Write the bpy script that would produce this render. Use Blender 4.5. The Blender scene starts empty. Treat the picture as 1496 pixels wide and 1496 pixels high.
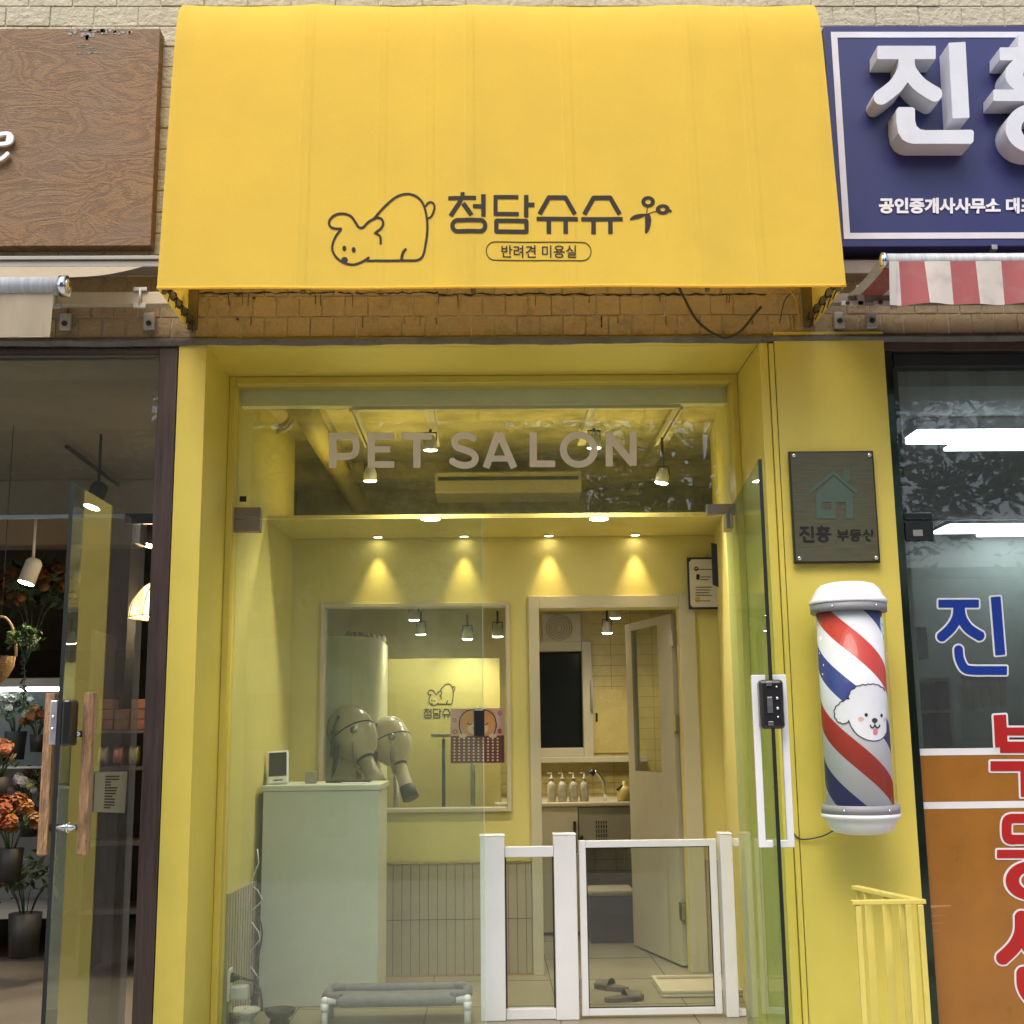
import bpy, bmesh, math, random
import numpy as np
from mathutils import Vector, Matrix
random.seed(7)
S = bpy.context.scene
COL = S.collection

# ------------------------------------------------------------------ camera
F_PX, YAW, PITCH, ROLL = 1785.85, 0.0201658819, 0.180592435, -0.0117466773
CAM = Vector((0, -5.0, 1.24))
fw = Vector((math.sin(YAW)*math.cos(PITCH), math.cos(YAW)*math.cos(PITCH), math.sin(PITCH)))
r0 = Vector((math.cos(YAW), -math.sin(YAW), 0)); u0 = r0.cross(fw)
RT = r0*math.cos(ROLL)+u0*math.sin(ROLL); UP = -r0*math.sin(ROLL)+u0*math.cos(ROLL)
cd = bpy.data.cameras.new('camera'); cam = bpy.data.objects.new('camera', cd); COL.objects.link(cam)
m = Matrix((RT, UP, -fw)).transposed().to_4x4(); m.translation = CAM
cam.matrix_world = m
cd.sensor_width = 36; cd.sensor_height = 36; cd.lens = F_PX/1496*36
cd.clip_start = .05; cd.clip_end = 500
S.camera = cam

# ------------------------------------------------------------------ sky, sun, exposure
W = bpy.data.worlds.new("World"); S.world = W; W.use_nodes = True
nt = W.node_tree; bg = nt.nodes['Background']
sky = nt.nodes.new('ShaderNodeTexSky'); sky.sky_type = 'NISHITA'; sky.sun_disc = False
SUN_EL, SUN_AZ = math.radians(58), math.radians(200)      # azimuth from +Y clockwise: behind the camera
sky.sun_elevation = SUN_EL; sky.sun_rotation = SUN_AZ; sky.air_density = 1.0; sky.dust_density = 4.0; sky.ozone_density = .6
nt.links.new(sky.outputs[0], bg.inputs[0]); bg.inputs[1].default_value = .15
sd = bpy.data.lights.new('sun', 'SUN'); sd.energy = .8; sd.angle = math.radians(35); sd.color = (1, .95, .86)
so = bpy.data.objects.new('sun', sd); COL.objects.link(so)
sdir = Vector((math.sin(SUN_AZ)*math.cos(SUN_EL), math.cos(SUN_AZ)*math.cos(SUN_EL), math.sin(SUN_EL)))
so.rotation_euler = sdir.to_track_quat('Z', 'Y').to_euler(); so.location = (0, -8, 12)
S.view_settings.view_transform = 'Standard'; S.view_settings.look = 'None'
S.view_settings.gamma = 1; S.view_settings.use_curve_mapping = False
S.view_settings.exposure = 0.95
cy = S.cycles
cy.max_bounces = 8; cy.diffuse_bounces = 4; cy.glossy_bounces = 4; cy.transparent_max_bounces = 24; cy.transmission_bounces = 4
cy.caustics_reflective = False; cy.caustics_refractive = False; cy.sample_clamp_indirect = 4

# ------------------------------------------------------------------ photograph pixel -> point at a known depth
def ray(px, py): return fw + RT*((px-748)/F_PX) - UP*((py-748)/F_PX)
def PY(px, py, Y):
    d = ray(px, py); return CAM + d*((Y-CAM.y)/d.y)
def PZ(px, py, Z):
    d = ray(px, py); return CAM + d*((Z-CAM.z)/d.z)
def PX(px, py, X):
    d = ray(px, py); return CAM + d*((X-CAM.x)/d.x)
def bp(x0, y0, x1, y1, Y):
    a, b, c, d = PY(x0, y0, Y), PY(x1, y0, Y), PY(x0, y1, Y), PY(x1, y1, Y)
    return (a.x+c.x)/2, (b.x+d.x)/2, (c.z+d.z)/2, (a.z+b.z)/2      # X0 X1 Z0 Z1

# ------------------------------------------------------------------ materials
MATS = {}
def pbr(name, col, rough=.5, metal=0, var=.06, scale=6, bump=0, bscale=60, stretch=(1,1,1), emit=0, ecol=None, alpha=1, trans=0, dirt=0, dcol=(.05,.045,.035), coat=0, dscale=3, fine=0):
    if name in MATS: return MATS[name]
    m = bpy.data.materials.new(name); m.use_nodes = True; n = m.node_tree; N = n.nodes; L = n.links
    b = N['Principled BSDF']; b.inputs['Roughness'].default_value = rough; b.inputs['Metallic'].default_value = metal
    b.inputs['Coat Weight'].default_value = coat
    tc = N.new('ShaderNodeTexCoord'); mp = N.new('ShaderNodeMapping'); mp.inputs['Scale'].default_value = stretch
    L.new(tc.outputs['Object'], mp.inputs[0])
    nz = N.new('ShaderNodeTexNoise'); nz.inputs['Scale'].default_value = scale; nz.inputs['Detail'].default_value = 6; nz.inputs['Roughness'].default_value = .6
    L.new(mp.outputs[0], nz.inputs[0])
    mr = N.new('ShaderNodeMapRange'); mr.inputs['From Min'].default_value = .3; mr.inputs['From Max'].default_value = .7
    mr.inputs['To Min'].default_value = 1-var; mr.inputs['To Max'].default_value = 1+var
    L.new(nz.outputs[0], mr.inputs[0])
    mx = N.new('ShaderNodeVectorMath'); mx.operation = 'SCALE'; mx.inputs[0].default_value = col[:3]; L.new(mr.outputs[0], mx.inputs['Scale'])
    out = mx.outputs[0]
    if fine:
        n4 = N.new('ShaderNodeTexNoise'); n4.inputs['Scale'].default_value = 260; n4.inputs['Detail'].default_value = 2; L.new(mp.outputs[0], n4.inputs[0])
        m4 = N.new('ShaderNodeMapRange'); m4.inputs['From Min'].default_value = .3; m4.inputs['From Max'].default_value = .7; m4.inputs['To Min'].default_value = 1-fine; m4.inputs['To Max'].default_value = 1+fine; L.new(n4.outputs[0], m4.inputs[0])
        v4 = N.new('ShaderNodeVectorMath'); v4.operation = 'SCALE'; L.new(out, v4.inputs[0]); L.new(m4.outputs[0], v4.inputs['Scale']); out = v4.outputs[0]
    if dirt:
        n2 = N.new('ShaderNodeTexNoise'); n2.inputs['Scale'].default_value = dscale; n2.inputs['Detail'].default_value = 10; n2.inputs['Roughness'].default_value = .72; L.new(mp.outputs[0], n2.inputs[0])
        r2 = N.new('ShaderNodeMapRange'); r2.inputs['From Min'].default_value = .5; r2.inputs['From Max'].default_value = .72; r2.inputs['To Max'].default_value = dirt; L.new(n2.outputs[0], r2.inputs[0])
        mc = N.new('ShaderNodeMix'); mc.data_type = 'RGBA'; mc.inputs[7].default_value = (*dcol, 1); L.new(r2.outputs[0], mc.inputs[0]); L.new(out, mc.inputs[6]); out = mc.outputs[2]
    L.new(out, b.inputs['Base Color'])
    if bump:
        n3 = N.new('ShaderNodeTexNoise'); n3.inputs['Scale'].default_value = bscale; n3.inputs['Detail'].default_value = 4; L.new(mp.outputs[0], n3.inputs[0])
        bu = N.new('ShaderNodeBump'); bu.inputs['Strength'].default_value = bump; bu.inputs['Distance'].default_value = .01; L.new(n3.outputs[0], bu.inputs['Height']); L.new(bu.outputs[0], b.inputs['Normal'])
    rr = N.new('ShaderNodeMapRange'); rr.inputs['To Min'].default_value = max(0, rough-.08); rr.inputs['To Max'].default_value = min(1, rough+.08); L.new(nz.outputs[0], rr.inputs[0]); L.new(rr.outputs[0], b.inputs['Roughness'])
    if emit:
        b.inputs['Emission Color'].default_value = (*(ecol or col), 1); b.inputs['Emission Strength'].default_value = emit
    if trans:
        tr = N.new('ShaderNodeBsdfTranslucent'); L.new(out, tr.inputs[0]); ms = N.new('ShaderNodeMixShader'); ms.inputs[0].default_value = trans
        L.new(b.outputs[0], ms.inputs[1]); L.new(tr.outputs[0], ms.inputs[2]); L.new(ms.outputs[0], N['Material Output'].inputs[0])
    MATS[name] = m; return m

def glass(name, tint=(.9,.95,.92), gain=1.7, rough=0.0, film=0, fcol=(.7,.7,.65)):
    m = bpy.data.materials.new(name); m.use_nodes = True; n = m.node_tree; N = n.nodes; L = n.links
    N.remove(N['Principled BSDF']); out = N['Material Output']
    tr = N.new('ShaderNodeBsdfTransparent'); tr.inputs[0].default_value = (*tint, 1)
    gl = N.new('ShaderNodeBsdfGlossy'); gl.inputs['Roughness'].default_value = rough
    fr = N.new('ShaderNodeFresnel'); fr.inputs[0].default_value = 1.5
    ge = N.new('ShaderNodeNewGeometry')
    k = N.new('ShaderNodeMath'); k.operation = 'SUBTRACT'; k.inputs[0].default_value = 1; L.new(ge.outputs['Backfacing'], k.inputs[1])
    a = N.new('ShaderNodeMath'); a.operation = 'MULTIPLY'; L.new(fr.outputs[0], a.inputs[0]); L.new(k.outputs[0], a.inputs[1])
    c = N.new('ShaderNodeMath'); c.operation = 'MULTIPLY'; c.use_clamp = True; L.new(a.outputs[0], c.inputs[0]); c.inputs[1].default_value = gain
    mx = N.new('ShaderNodeMixShader'); L.new(c.outputs[0], mx.inputs[0]); L.new(tr.outputs[0], mx.inputs[1]); L.new(gl.outputs[0], mx.inputs[2])
    fin = mx.outputs[0]
    if film:      # dust and smears, plus a pale haze veil painted into the pane
        tc = N.new('ShaderNodeTexCoord'); nz = N.new('ShaderNodeTexNoise'); nz.inputs['Scale'].default_value = 7; nz.inputs['Detail'].default_value = 12; nz.inputs['Roughness'].default_value = .7; L.new(tc.outputs['Object'], nz.inputs[0])
        mr = N.new('ShaderNodeMapRange'); mr.inputs['From Min'].default_value = .42; mr.inputs['From Max'].default_value = .75; mr.inputs['To Min'].default_value = film*.75; mr.inputs['To Max'].default_value = film*1.35; L.new(nz.outputs[0], mr.inputs[0])
        df = N.new('ShaderNodeBsdfDiffuse'); df.inputs[0].default_value = (*fcol, 1)
        m2 = N.new('ShaderNodeMixShader'); L.new(mr.outputs[0], m2.inputs[0]); L.new(fin, m2.inputs[1]); L.new(df.outputs[0], m2.inputs[2]); fin = m2.outputs[0]
    L.new(fin, out.inputs[0]); MATS[name] = m; return m

# ------------------------------------------------------------------ mesh builder
def wloc(o):
    v = Vector((0,0,0))
    while o: v += o.location; o = o.parent
    return v
def tag(o, label=None, cat=None, group=None, kind=None):
    for k, v in (('label', label), ('category', cat), ('group', group), ('kind', kind)):
        if v: o[k] = v
    return o
def thing(name, label, cat, loc=(0,0,0), group=None):
    o = bpy.data.objects.new(name, None); o.empty_display_size = .1; COL.objects.link(o); o.location = loc
    return tag(o, label, cat, group)
class MB:
    def __init__(s): s.bm = bmesh.new()
    def absorb(s, tmp):          # append a small temporary mesh, then free it
        mp = {}
        for v in tmp.verts: mp[v] = s.bm.verts.new(v.co)
        for f in tmp.faces: s.bm.faces.new([mp[v] for v in f.verts]).smooth = f.smooth
        vs = list(mp.values()); tmp.free(); return vs
    def box(s, x0, x1, y0, y1, z0, z1, bev=0, rot=None, piv=None):
        if x0 > x1: x0, x1 = x1, x0
        if y0 > y1: y0, y1 = y1, y0
        if z0 > z1: z0, z1 = z1, z0
        M = Matrix.Translation(((x0+x1)/2, (y0+y1)/2, (z0+z1)/2)) @ Matrix.Diagonal((x1-x0, y1-y0, z1-z0, 1))
        tb = bmesh.new(); bmesh.ops.create_cube(tb, size=1, matrix=M)
        if bev: bmesh.ops.bevel(tb, geom=list(tb.edges), offset=min(bev, .45*min(x1-x0, y1-y0, z1-z0)), segments=2, affect='EDGES', profile=.5)
        vs = s.absorb(tb)
        if rot is not None:
            piv = Vector(piv if piv is not None else ((x0+x1)/2, (y0+y1)/2, (z0+z1)/2))
            T = Matrix.Translation(piv) @ rot.to_4x4() @ Matrix.Translation(-piv)
            for v in vs: v.co = T @ v.co
        return s
    def cyl(s, a, b, r, r2=None, seg=16, caps=True):
        a, b = Vector(a), Vector(b); d = b-a
        q = d.to_track_quat('Z', 'Y').to_matrix().to_4x4(); M = Matrix.Translation((a+b)/2) @ q
        tb = bmesh.new(); bmesh.ops.create_cone(tb, cap_ends=caps, segments=seg, radius1=r, radius2=r if r2 is None else r2, depth=d.length, matrix=M)
        for f in tb.faces: f.smooth = len(f.verts) == 4
        s.absorb(tb)
        return s
    def tube(s, pts, r, seg=8):
        pts = [Vector(p) for p in pts]; rings = []
        for i, p in enumerate(pts):
            d = (pts[min(i+1, len(pts)-1)] - pts[max(i-1, 0)]).normalized()
            u = d.cross(Vector((.31, .2, .93))); u = u.normalized() if u.length > .05 else d.cross(Vector((1,0,0))).normalized(); v = d.cross(u)
            rr = r[i] if isinstance(r, (list, tuple)) else r
            rings.append([s.bm.verts.new(p + (u*math.cos(t)+v*math.sin(t))*rr) for t in [2*math.pi*k/seg for k in range(seg)]])
        for A, B in zip(rings, rings[1:]):
            for k in range(seg):
                f = s.bm.faces.new((A[k], A[(k+1)%seg], B[(k+1)%seg], B[k])); f.smooth = True
        s.bm.faces.new(rings[0][::-1]); s.bm.faces.new(rings[-1]); return s
    def lathe(s, c, prof, seg=32, M=None):
        c = Vector(c); rings = []
        for r, z in prof:
            ring = []
            for k in range(seg):
                t = 2*math.pi*k/seg; p = Vector((r*math.cos(t), r*math.sin(t), z))
                if M: p = M @ p
                ring.append(s.bm.verts.new(c+p))
            rings.append(ring)
        for A, B in zip(rings, rings[1:]):
            for k in range(seg):
                f = s.bm.faces.new((A[k], A[(k+1)%seg], B[(k+1)%seg], B[k])); f.smooth = True
        if prof[0][0] > 1e-5: s.bm.faces.new(rings[0][::-1])
        if prof[-1][0] > 1e-5: s.bm.faces.new(rings[-1])
        return s
    def ball(s, c, r, seg=16, M=None, jit=0):
        if not hasattr(r, '__len__'): r = (r, r, r)
        T = Matrix.Translation(c) @ (M.to_4x4() if M else Matrix()) @ Matrix.Diagonal((*r, 1))
        tb = bmesh.new(); bmesh.ops.create_uvsphere(tb, u_segments=seg, v_segments=max(6, seg*2//3), radius=1, matrix=T)
        for v in tb.verts:
            if jit: v.co += Vector((random.uniform(-jit, jit), random.uniform(-jit, jit), random.uniform(-jit, jit)))
        for f in tb.faces: f.smooth = True
        s.absorb(tb)
        return s
    def poly(s, pts, smooth=False):
        f = s.bm.faces.new([s.bm.verts.new(p) for p in pts]); f.smooth = smooth; return s
    def prism(s, pts, vec):
        vec = Vector(vec); A = [s.bm.verts.new(Vector(p)) for p in pts]; B = [s.bm.verts.new(Vector(p)+vec) for p in pts]
        n = len(A); s.bm.faces.new(A[::-1]); s.bm.faces.new(B)
        for k in range(n): s.bm.faces.new((A[k], A[(k+1)%n], B[(k+1)%n], B[k]))
        return s
    def grid(s, fn, nu, nv, smooth=True, closed=False):
        V = [[s.bm.verts.new(fn(i/nu, j/nv)) for j in range(nv+1)] for i in range(nu+1)]
        for i in range(nu):
            for j in range(nv):
                f = s.bm.faces.new((V[i][j], V[i+1][j], V[i+1][j+1], V[i][j+1])); f.smooth = smooth
        return s
    def build(s, name, mat, parent=None, normals=True):
        if normals: bmesh.ops.recalc_face_normals(s.bm, faces=s.bm.faces)
        if parent: off = wloc(parent)
        else:
            cs = [v.co for v in s.bm.verts]
            off = Vector(((min(c.x for c in cs)+max(c.x for c in cs))/2, (min(c.y for c in cs)+max(c.y for c in cs))/2, min(c.z for c in cs)))
        for v in s.bm.verts: v.co -= off
        me = bpy.data.meshes.new(name); s.bm.to_mesh(me); s.bm.free()
        o = bpy.data.objects.new(name, me); COL.objects.link(o)
        if parent: o.parent = parent
        else: o.location = off
        for mm in (mat if isinstance(mat, list) else [mat]): me.materials.append(mm)
        return o
def copy_tree(o, parent=None):
    c = o.copy(); COL.objects.link(c); c.parent = parent
    for ch in list(o.children): copy_tree(ch, c)
    return c

# ------------------------------------------------------------------ lettering: signed distances of strokes, filled by marching squares
def d_seg(X, Y, a, b, hw, e0=0, e1=0, rnd=True):
    ax, ay = a; bx, by = b; dx, dy = bx-ax, by-ay; Ln = math.hypot(dx, dy)
    if Ln < 1e-6: return np.hypot(X-ax, Y-ay) - hw
    dx /= Ln; dy /= Ln
    t = (X-ax)*dx + (Y-ay)*dy; w = np.abs(-(X-ax)*dy + (Y-ay)*dx)
    if rnd: return np.hypot(t-np.clip(t, 0, Ln), w) - hw
    q = np.maximum(-e0-t, t-Ln-e1); k = min(.25*hw, 3); qx, qy = q+k, w-hw+k
    return np.hypot(np.maximum(qx, 0), np.maximum(qy, 0)) + np.minimum(np.maximum(qx, qy), 0) - k
def d_shape(X, Y, s):
    k = s[0]
    if k in 'rbm':
        pts, hw = s[1], s[2]; D = np.full(X.shape, 1e9); n = len(pts)-1
        for i in range(n):
            h = hw if not hasattr(hw, '__len__') else hw[i]
            if k == 'r': D = np.minimum(D, d_seg(X, Y, pts[i], pts[i+1], h))
            else:
                ex = h if k == 'm' else 0
                D = np.minimum(D, d_seg(X, Y, pts[i], pts[i+1], h, ex if i else 0, ex if i < n-1 else 0, False))
                if k == 'b' and i: D = np.minimum(D, np.hypot(X-pts[i][0], Y-pts[i][1])-h)
        return D
    if k == 'e':
        _, cx, cy_, rx, ry, hw = s
        d = (np.hypot((X-cx)/rx, (Y-cy_)/ry)-1)*min(rx, ry)
        return d if hw is None else np.abs(d)-hw
    if k == 'q':
        _, x0, y0, x1, y1, r, hw = s
        qx = np.abs(X-(x0+x1)/2)-(x1-x0)/2+r; qy = np.abs(Y-(y0+y1)/2)-(y1-y0)/2+r
        d = np.hypot(np.maximum(qx, 0), np.maximum(qy, 0))+np.minimum(np.maximum(qx, qy), 0)-r
        return d if hw is None else np.abs(d)-hw
    if k == 'p':
        pts = s[1]; ins = np.zeros(X.shape, bool); D = np.full(X.shape, 1e9); n = len(pts)
        for i in range(n):
            a, b = pts[i], pts[(i+1)%n]; D = np.minimum(D, d_seg(X, Y, a, b, 0))
            c = ((a[1] > Y) != (b[1] > Y)); xx = (b[0]-a[0])*(Y-a[1])/((b[1]-a[1]) or 1e-9)+a[0]; ins ^= c & (X < xx)
        return np.where(ins, -D, D)
def sp(pts, n=6, closed=False):          # smooth curve through points
    P = list(pts); out = []; N_ = len(P); rng = range(N_ if closed else N_-1)
    for i in rng:
        g = (lambda k: P[k % N_]) if closed else (lambda k: P[max(0, min(N_-1, k))])
        a, b, c, d = g(i-1), g(i), g(i+1), g(i+2)
        for j in range(n):
            t = j/n
            out.append(tuple(.5*((2*b[q])+(-a[q]+c[q])*t+(2*a[q]-5*b[q]+4*c[q]-d[q])*t*t+(-a[q]+3*b[q]-3*c[q]+d[q])*t**3) for q in (0, 1)))
    if not closed: out.append(P[-1])
    return out
def draw(name, shapes, fmap, mat, parent, step=1.5, depth=None, grow=0, holes=(), thick=True):
    """shapes in drawing units; fmap(x, y, h) -> world point at height h over the surface"""
    xs, ys = [], []
    for s in shapes:
        if s[0] in 'rbm': hw = s[2] if not hasattr(s[2], '__len__') else max(s[2]); xs += [p[0]+q for p in s[1] for q in (-hw, hw)]; ys += [p[1]+q for p in s[1] for q in (-hw, hw)]
        elif s[0] == 'e': h = s[5] or 0; xs += [s[1]-s[3]-h, s[1]+s[3]+h]; ys += [s[2]-s[4]-h, s[2]+s[4]+h]
        elif s[0] == 'q': h = s[6] or 0; xs += [s[1]-h, s[3]+h]; ys += [s[2]-h, s[4]+h]
        else: xs += [p[0] for p in s[1]]; ys += [p[1] for p in s[1]]
    pad = grow+step*2.5
    gx = np.arange(min(xs)-pad, max(xs)+pad, step)+.0137; gy = np.arange(min(ys)-pad, max(ys)+pad, step)+.0171
    X, Y = np.meshgrid(gx, gy, indexing='ij'); D = np.full(X.shape, 1e9)
    for s in shapes: D = np.minimum(D, d_shape(X, Y, s))
    D -= grow
    for s in holes: D = np.maximum(D, -d_shape(X, Y, s))
    D[np.abs(D) < 1e-6] = 1e-6
    h0, h1 = (0.0, depth) if depth else (0.0, .0012)
    mb = MB(); bm = mb.bm; vs = {}
    def cv(i, j):
        k = (i, j)
        if k not in vs: vs[k] = bm.verts.new(fmap(gx[i], gy[j], h1))
        return vs[k]
    def ev(i, j, i2, j2):
        k = (min((i, j), (i2, j2)), max((i, j), (i2, j2)))
        if k not in vs:
            a, b = D[i, j], D[i2, j2]; t = a/(a-b)
            vs[k] = bm.verts.new(fmap(gx[i]+(gx[i2]-gx[i])*t, gy[j]+(gy[j2]-gy[j])*t, h1))
        return vs[k]
    ins = D < 0; any_ = ins[:-1, :-1] | ins[1:, :-1] | ins[:-1, 1:] | ins[1:, 1:]
    for i, j in zip(*np.nonzero(any_)):
        c = [(i, j), (i+1, j), (i+1, j+1), (i, j+1)]; pl = []
        for q in range(4):
            a, b = c[q], c[(q+1) % 4]
            if ins[a]: pl.append(cv(*a))
            if ins[a] != ins[b]: pl.append(ev(*a, *b))
        if len(pl) > 2:
            try: bm.faces.new(pl)
            except ValueError: pass
    if not bm.verts: bm.free(); return None
    n0 = Vector(fmap(gx[0], gy[0], 1))-Vector(fmap(gx[0], gy[0], 0))
    bm.normal_update()
    fl = [f for f in bm.faces if f.normal.dot(n0) < 0]
    if len(fl) > len(bm.faces)/2: bmesh.ops.reverse_faces(bm, faces=list(bm.faces))
    # extrude the boundary back to the surface
    be = [e for e in bm.edges if len(e.link_faces) == 1]; back = {}
    inv = {v: k for k, v in vs.items()}
    def bv(v):
        if v not in back:
            back[v] = bm.verts.new(v.co - n0.normalized()*(h1-h0))
        return back[v]
    if thick:
        for e in be:
            f = e.link_faces[0]; a, b = e.verts
            lp = [l for l in f.loops if l.edge == e][0]
            if lp.vert == a: a, b = b, a
            bm.faces.new((bv(b), bv(a), a, b)) if False else bm.faces.new((a, b, bv(b), bv(a)))
        if depth:
            pass
    return mb.build(name, mat, parent, normals=False)
def flat(Y, h=0.0):                       # photo pixels onto an upright sheet at depth Y, facing the street
    return lambda x, y, t: (lambda p: Vector((p.x, Y-h-t, p.z)))(PY(x, y, Y))
def zoomed(ox, oy, sc, f): return lambda x, y, t: f(ox+x/sc, oy+y/sc, t)
def text(name, body, box, Y, mat, parent, bold=.0, axis='-Y', thick=.001, fmap=None):
    """box = px rectangle the words fill, mapped on sheet Y"""
    c = bpy.data.curves.new(name, 'FONT'); c.body = body; c.offset = bold; c.resolution_u = 6
    o = bpy.data.objects.new(name, c); COL.objects.link(o)
    dg = bpy.context.evaluated_depsgraph_get(); me = o.evaluated_get(dg).to_mesh()
    b = bmesh.new(); b.from_mesh(me); bpy.data.objects.remove(o)
    xs = [v.co.x for v in b.verts]; ys = [v.co.y for v in b.verts]; x0, x1, y0, y1 = min(xs), max(xs), min(ys), max(ys)
    for v in b.verts:
        u, w = (v.co.x-x0)/(x1-x0), (v.co.y-y0)/(y1-y0)
        px, py = box[0]+(box[2]-box[0])*u, box[3]+(box[1]-box[3])*w
        v.co = fmap(px, py, thick) if fmap else Vector((PY(px, py, Y).x, Y-thick, PY(px, py, Y).z))
    mb = MB(); mb.bm.free(); mb.bm = b
    return mb.build(name, mat, parent)

# ------------------------------------------------------------------ the materials of the place
YEL = (.66, .54, .095)
m_yel = pbr('yellow painted steel', YEL, .42, var=.05, scale=2.5, bump=.05, bscale=300, fine=.03, dirt=.16, dcol=(.30,.24,.05), dscale=2.2)
m_yel2 = pbr('yellow railing paint', (.66, .56, .13), .35, var=.06, scale=9, dirt=.25, dcol=(.35,.22,.03))
m_fab = pbr('yellow awning fabric', (.95, .685, .095), .8, var=.045, scale=2.2, bump=.12, bscale=500, trans=.46, fine=.03, dirt=.10, dcol=(.62,.40,.05), dscale=1.6)
m_ink = pbr('dark brown print', (.022, .017, .012), .85)
m_white = pbr('white powder coat', (.72, .73, .76), .35, var=.03)
m_wall = pbr('yellow room paint', (.63, .56, .195), .6, var=.05, scale=3, bump=.06, bscale=120)
m_black = pbr('black plastic', (.012, .012, .013), .3, coat=.3)
m_dark = pbr('dark rubber', (.02, .02, .02), .6)
m_steel = pbr('brushed steel', (.45, .43, .40), .32, 1, var=.12, scale=4, stretch=(1, 1, 30))
m_chrome = pbr('chrome', (.75, .75, .76), .12, 1)
m_brown = pbr('dark brown woodgrain frame', (.055, .034, .028), .45, var=.5, scale=3, stretch=(22, 22, 1), fine=.15)
m_conc = pbr('grey mortar ledge', (.16, .15, .13), .9, var=.3, scale=12, bump=.7, bscale=40, dirt=.5)
m_glass = glass('shop glass', (.94, .97, .93), 2.6, film=.045, fcol=(.72,.76,.5))  # greenish film colour holds a painted veil of haze as well as dust
m_gclean = glass('clear glass', (.92, .96, .93), 1.7, film=.012)
m_gdoor = glass('door glass', (.92, .96, .93), 2.2, film=.045, fcol=(.70,.76,.56))  # same greenish veil of haze painted into the door film
m_gopen = glass('open leaf glass', (.80, .90, .83), .45, film=.03)
m_ghazy = glass('dusty hazy neighbour glass', (.80, .84, .82), 1.9, film=.045, fcol=(.5,.52,.5))  # film stands for dust and for a grey haze painted over the glass

# ------------------------------------------------------------------ ground and street
STREET = -.16
g = MB(); g.box(-60, 60, -60, 25, STREET-.3, STREET-.15).build('street', pbr('asphalt', (.05,.05,.052), .9, var=.25, scale=20, bump=.3)).__setitem__('kind', 'structure')
g = MB(); g.box(-60, 60, -6.5, 25, STREET-.149, STREET)
g.build('pavement', pbr('pavement blocks', (.38,.36,.33), .85, var=.2, scale=5, bump=.3, dirt=.3))['kind'] = 'structure'

# ------------------------------------------------------------------ brick wall above the shops
def make_brick_wall():
    t = thing('brick_wall', 'cream painted brick wall above the three shopfronts, grey and cracked along its foot', 'brick wall', (0, .1, 2.86))
    Z0 = 2.895
    core = MB(); core.box(-3.2, 3.2, .0045, .22, Z0+.02, 6.2)
    core.build('mortar', pbr('painted mortar', (.46,.42,.30), .9, var=.3, scale=20, bump=.5, dirt=.6), t)
    up = MB(); lo = MB(); rnd = random.Random(3)
    z = Z0+.02; row = 0
    while z < 5.0:
        low = z < 3.12; h = .092 if low else .098; w = .098 if low else .195
        x = -3.2 - (row % 2)*w/2
        while x < 3.2:
            j = rnd.uniform(-.0025, .0025); q = .0045
            (lo if low else up).box(x+q/2, x+w-q/2+rnd.uniform(-.002, .002), -.001+j, .03, z+q/2+rnd.uniform(-.001,.001), z+h-q/2, bev=.0035)
            x += w
        z += h; row += 1
    def brick(nm, col, dirt, dcol):
        m = pbr(nm, col, .85, var=.16, scale=5, bump=1.0, bscale=45, dirt=dirt, dcol=dcol, dscale=5, fine=.1); return m
    up.build('brick_courses', brick('cream painted brick', (.50,.46,.33), .55, (.16,.14,.10)), t)
    lo.build('lower_brick_courses', brick('weathered lower brick', (.40,.295,.17), .75, (.07,.055,.04)), t)
    led = MB()
    def fn(u, v):
        x = -3.2+6.4*u; a = v*2*math.pi
        n = .005*math.sin(x*7)+.003*math.sin(x*23+1)+random.uniform(-.002,.002)
        return Vector((x, -.004+.022*math.cos(a)*-1+n*.5, Z0+.002+(.018+n*.3)*math.sin(a)))
    led.grid(fn, 300, 8); led.build('mortar_ledge', m_conc, t)
    nails = MB()
    for px, py in ((348,431),(347,466),(371,435)):
        p = PY(px, py, -.004); nails.ball(p, .006, 8)
    nails.build('nail', pbr('rusty iron', (.12,.05,.03), .6, .6), t)
    # dark crack along the top of the lower courses
    ck = MB()
    for a, b, y in ((285, 640, 428), (640, 1120, 430)):
        pts = [PY(a+(b-a)*k/60, y+random.uniform(-1.6, 1.6), -.002) for k in range(61)]
        ck.tube(pts, [random.uniform(.001, .005) for _ in pts], 5)
    for k in range(26):
        px = random.uniform(285, 1180); p0 = random.choice((430, 462)); pts = [PY(px+random.uniform(-.8, .8), p0+q*random.uniform(3, 6), -.0025) for q in range(4)]
        ck.tube(pts, .0016, 4)
    ck.build('crack', pbr('black grime', (.025,.018,.012), .95), t)
make_brick_wall()

# ------------------------------------------------------------------ awning
AX0, AX1 = -1.267, 1.402
AZ0 = 2.95
APTS = sp([(-.50, AZ0), (-.475, 3.2), (-.452, 3.45), (-.43, 3.7), (-.405, 3.95), (-.385, 4.10), (-.35, 4.21), (-.29, 4.285), (-.20, 4.325), (-.10, 4.34), (-.004, 4.345)], 6)
def aprof(s):           # s 0..1 from front hem up over the nose to the wall: (Y, Z)
    P = APTS; q = s*(len(P)-1); i = min(int(q), len(P)-2); t = q-i
    return P[i][0]*(1-t)+P[i+1][0]*t, P[i][1]*(1-t)+P[i+1][1]*t
def awn_Y(z): return float(np.interp(z, [q[1] for q in APTS], [q[0] for q in APTS]))
SEAMS = [(PY(x, 417, -.5).x) for x in (432, 548, 620, 681, 830, 1017, 1108)]
RIBS = [AX0, PY(455, 60, -.38).x, PY(690, 60, -.38).x, PY(1012, 60, -.38).x, AX1]
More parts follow.
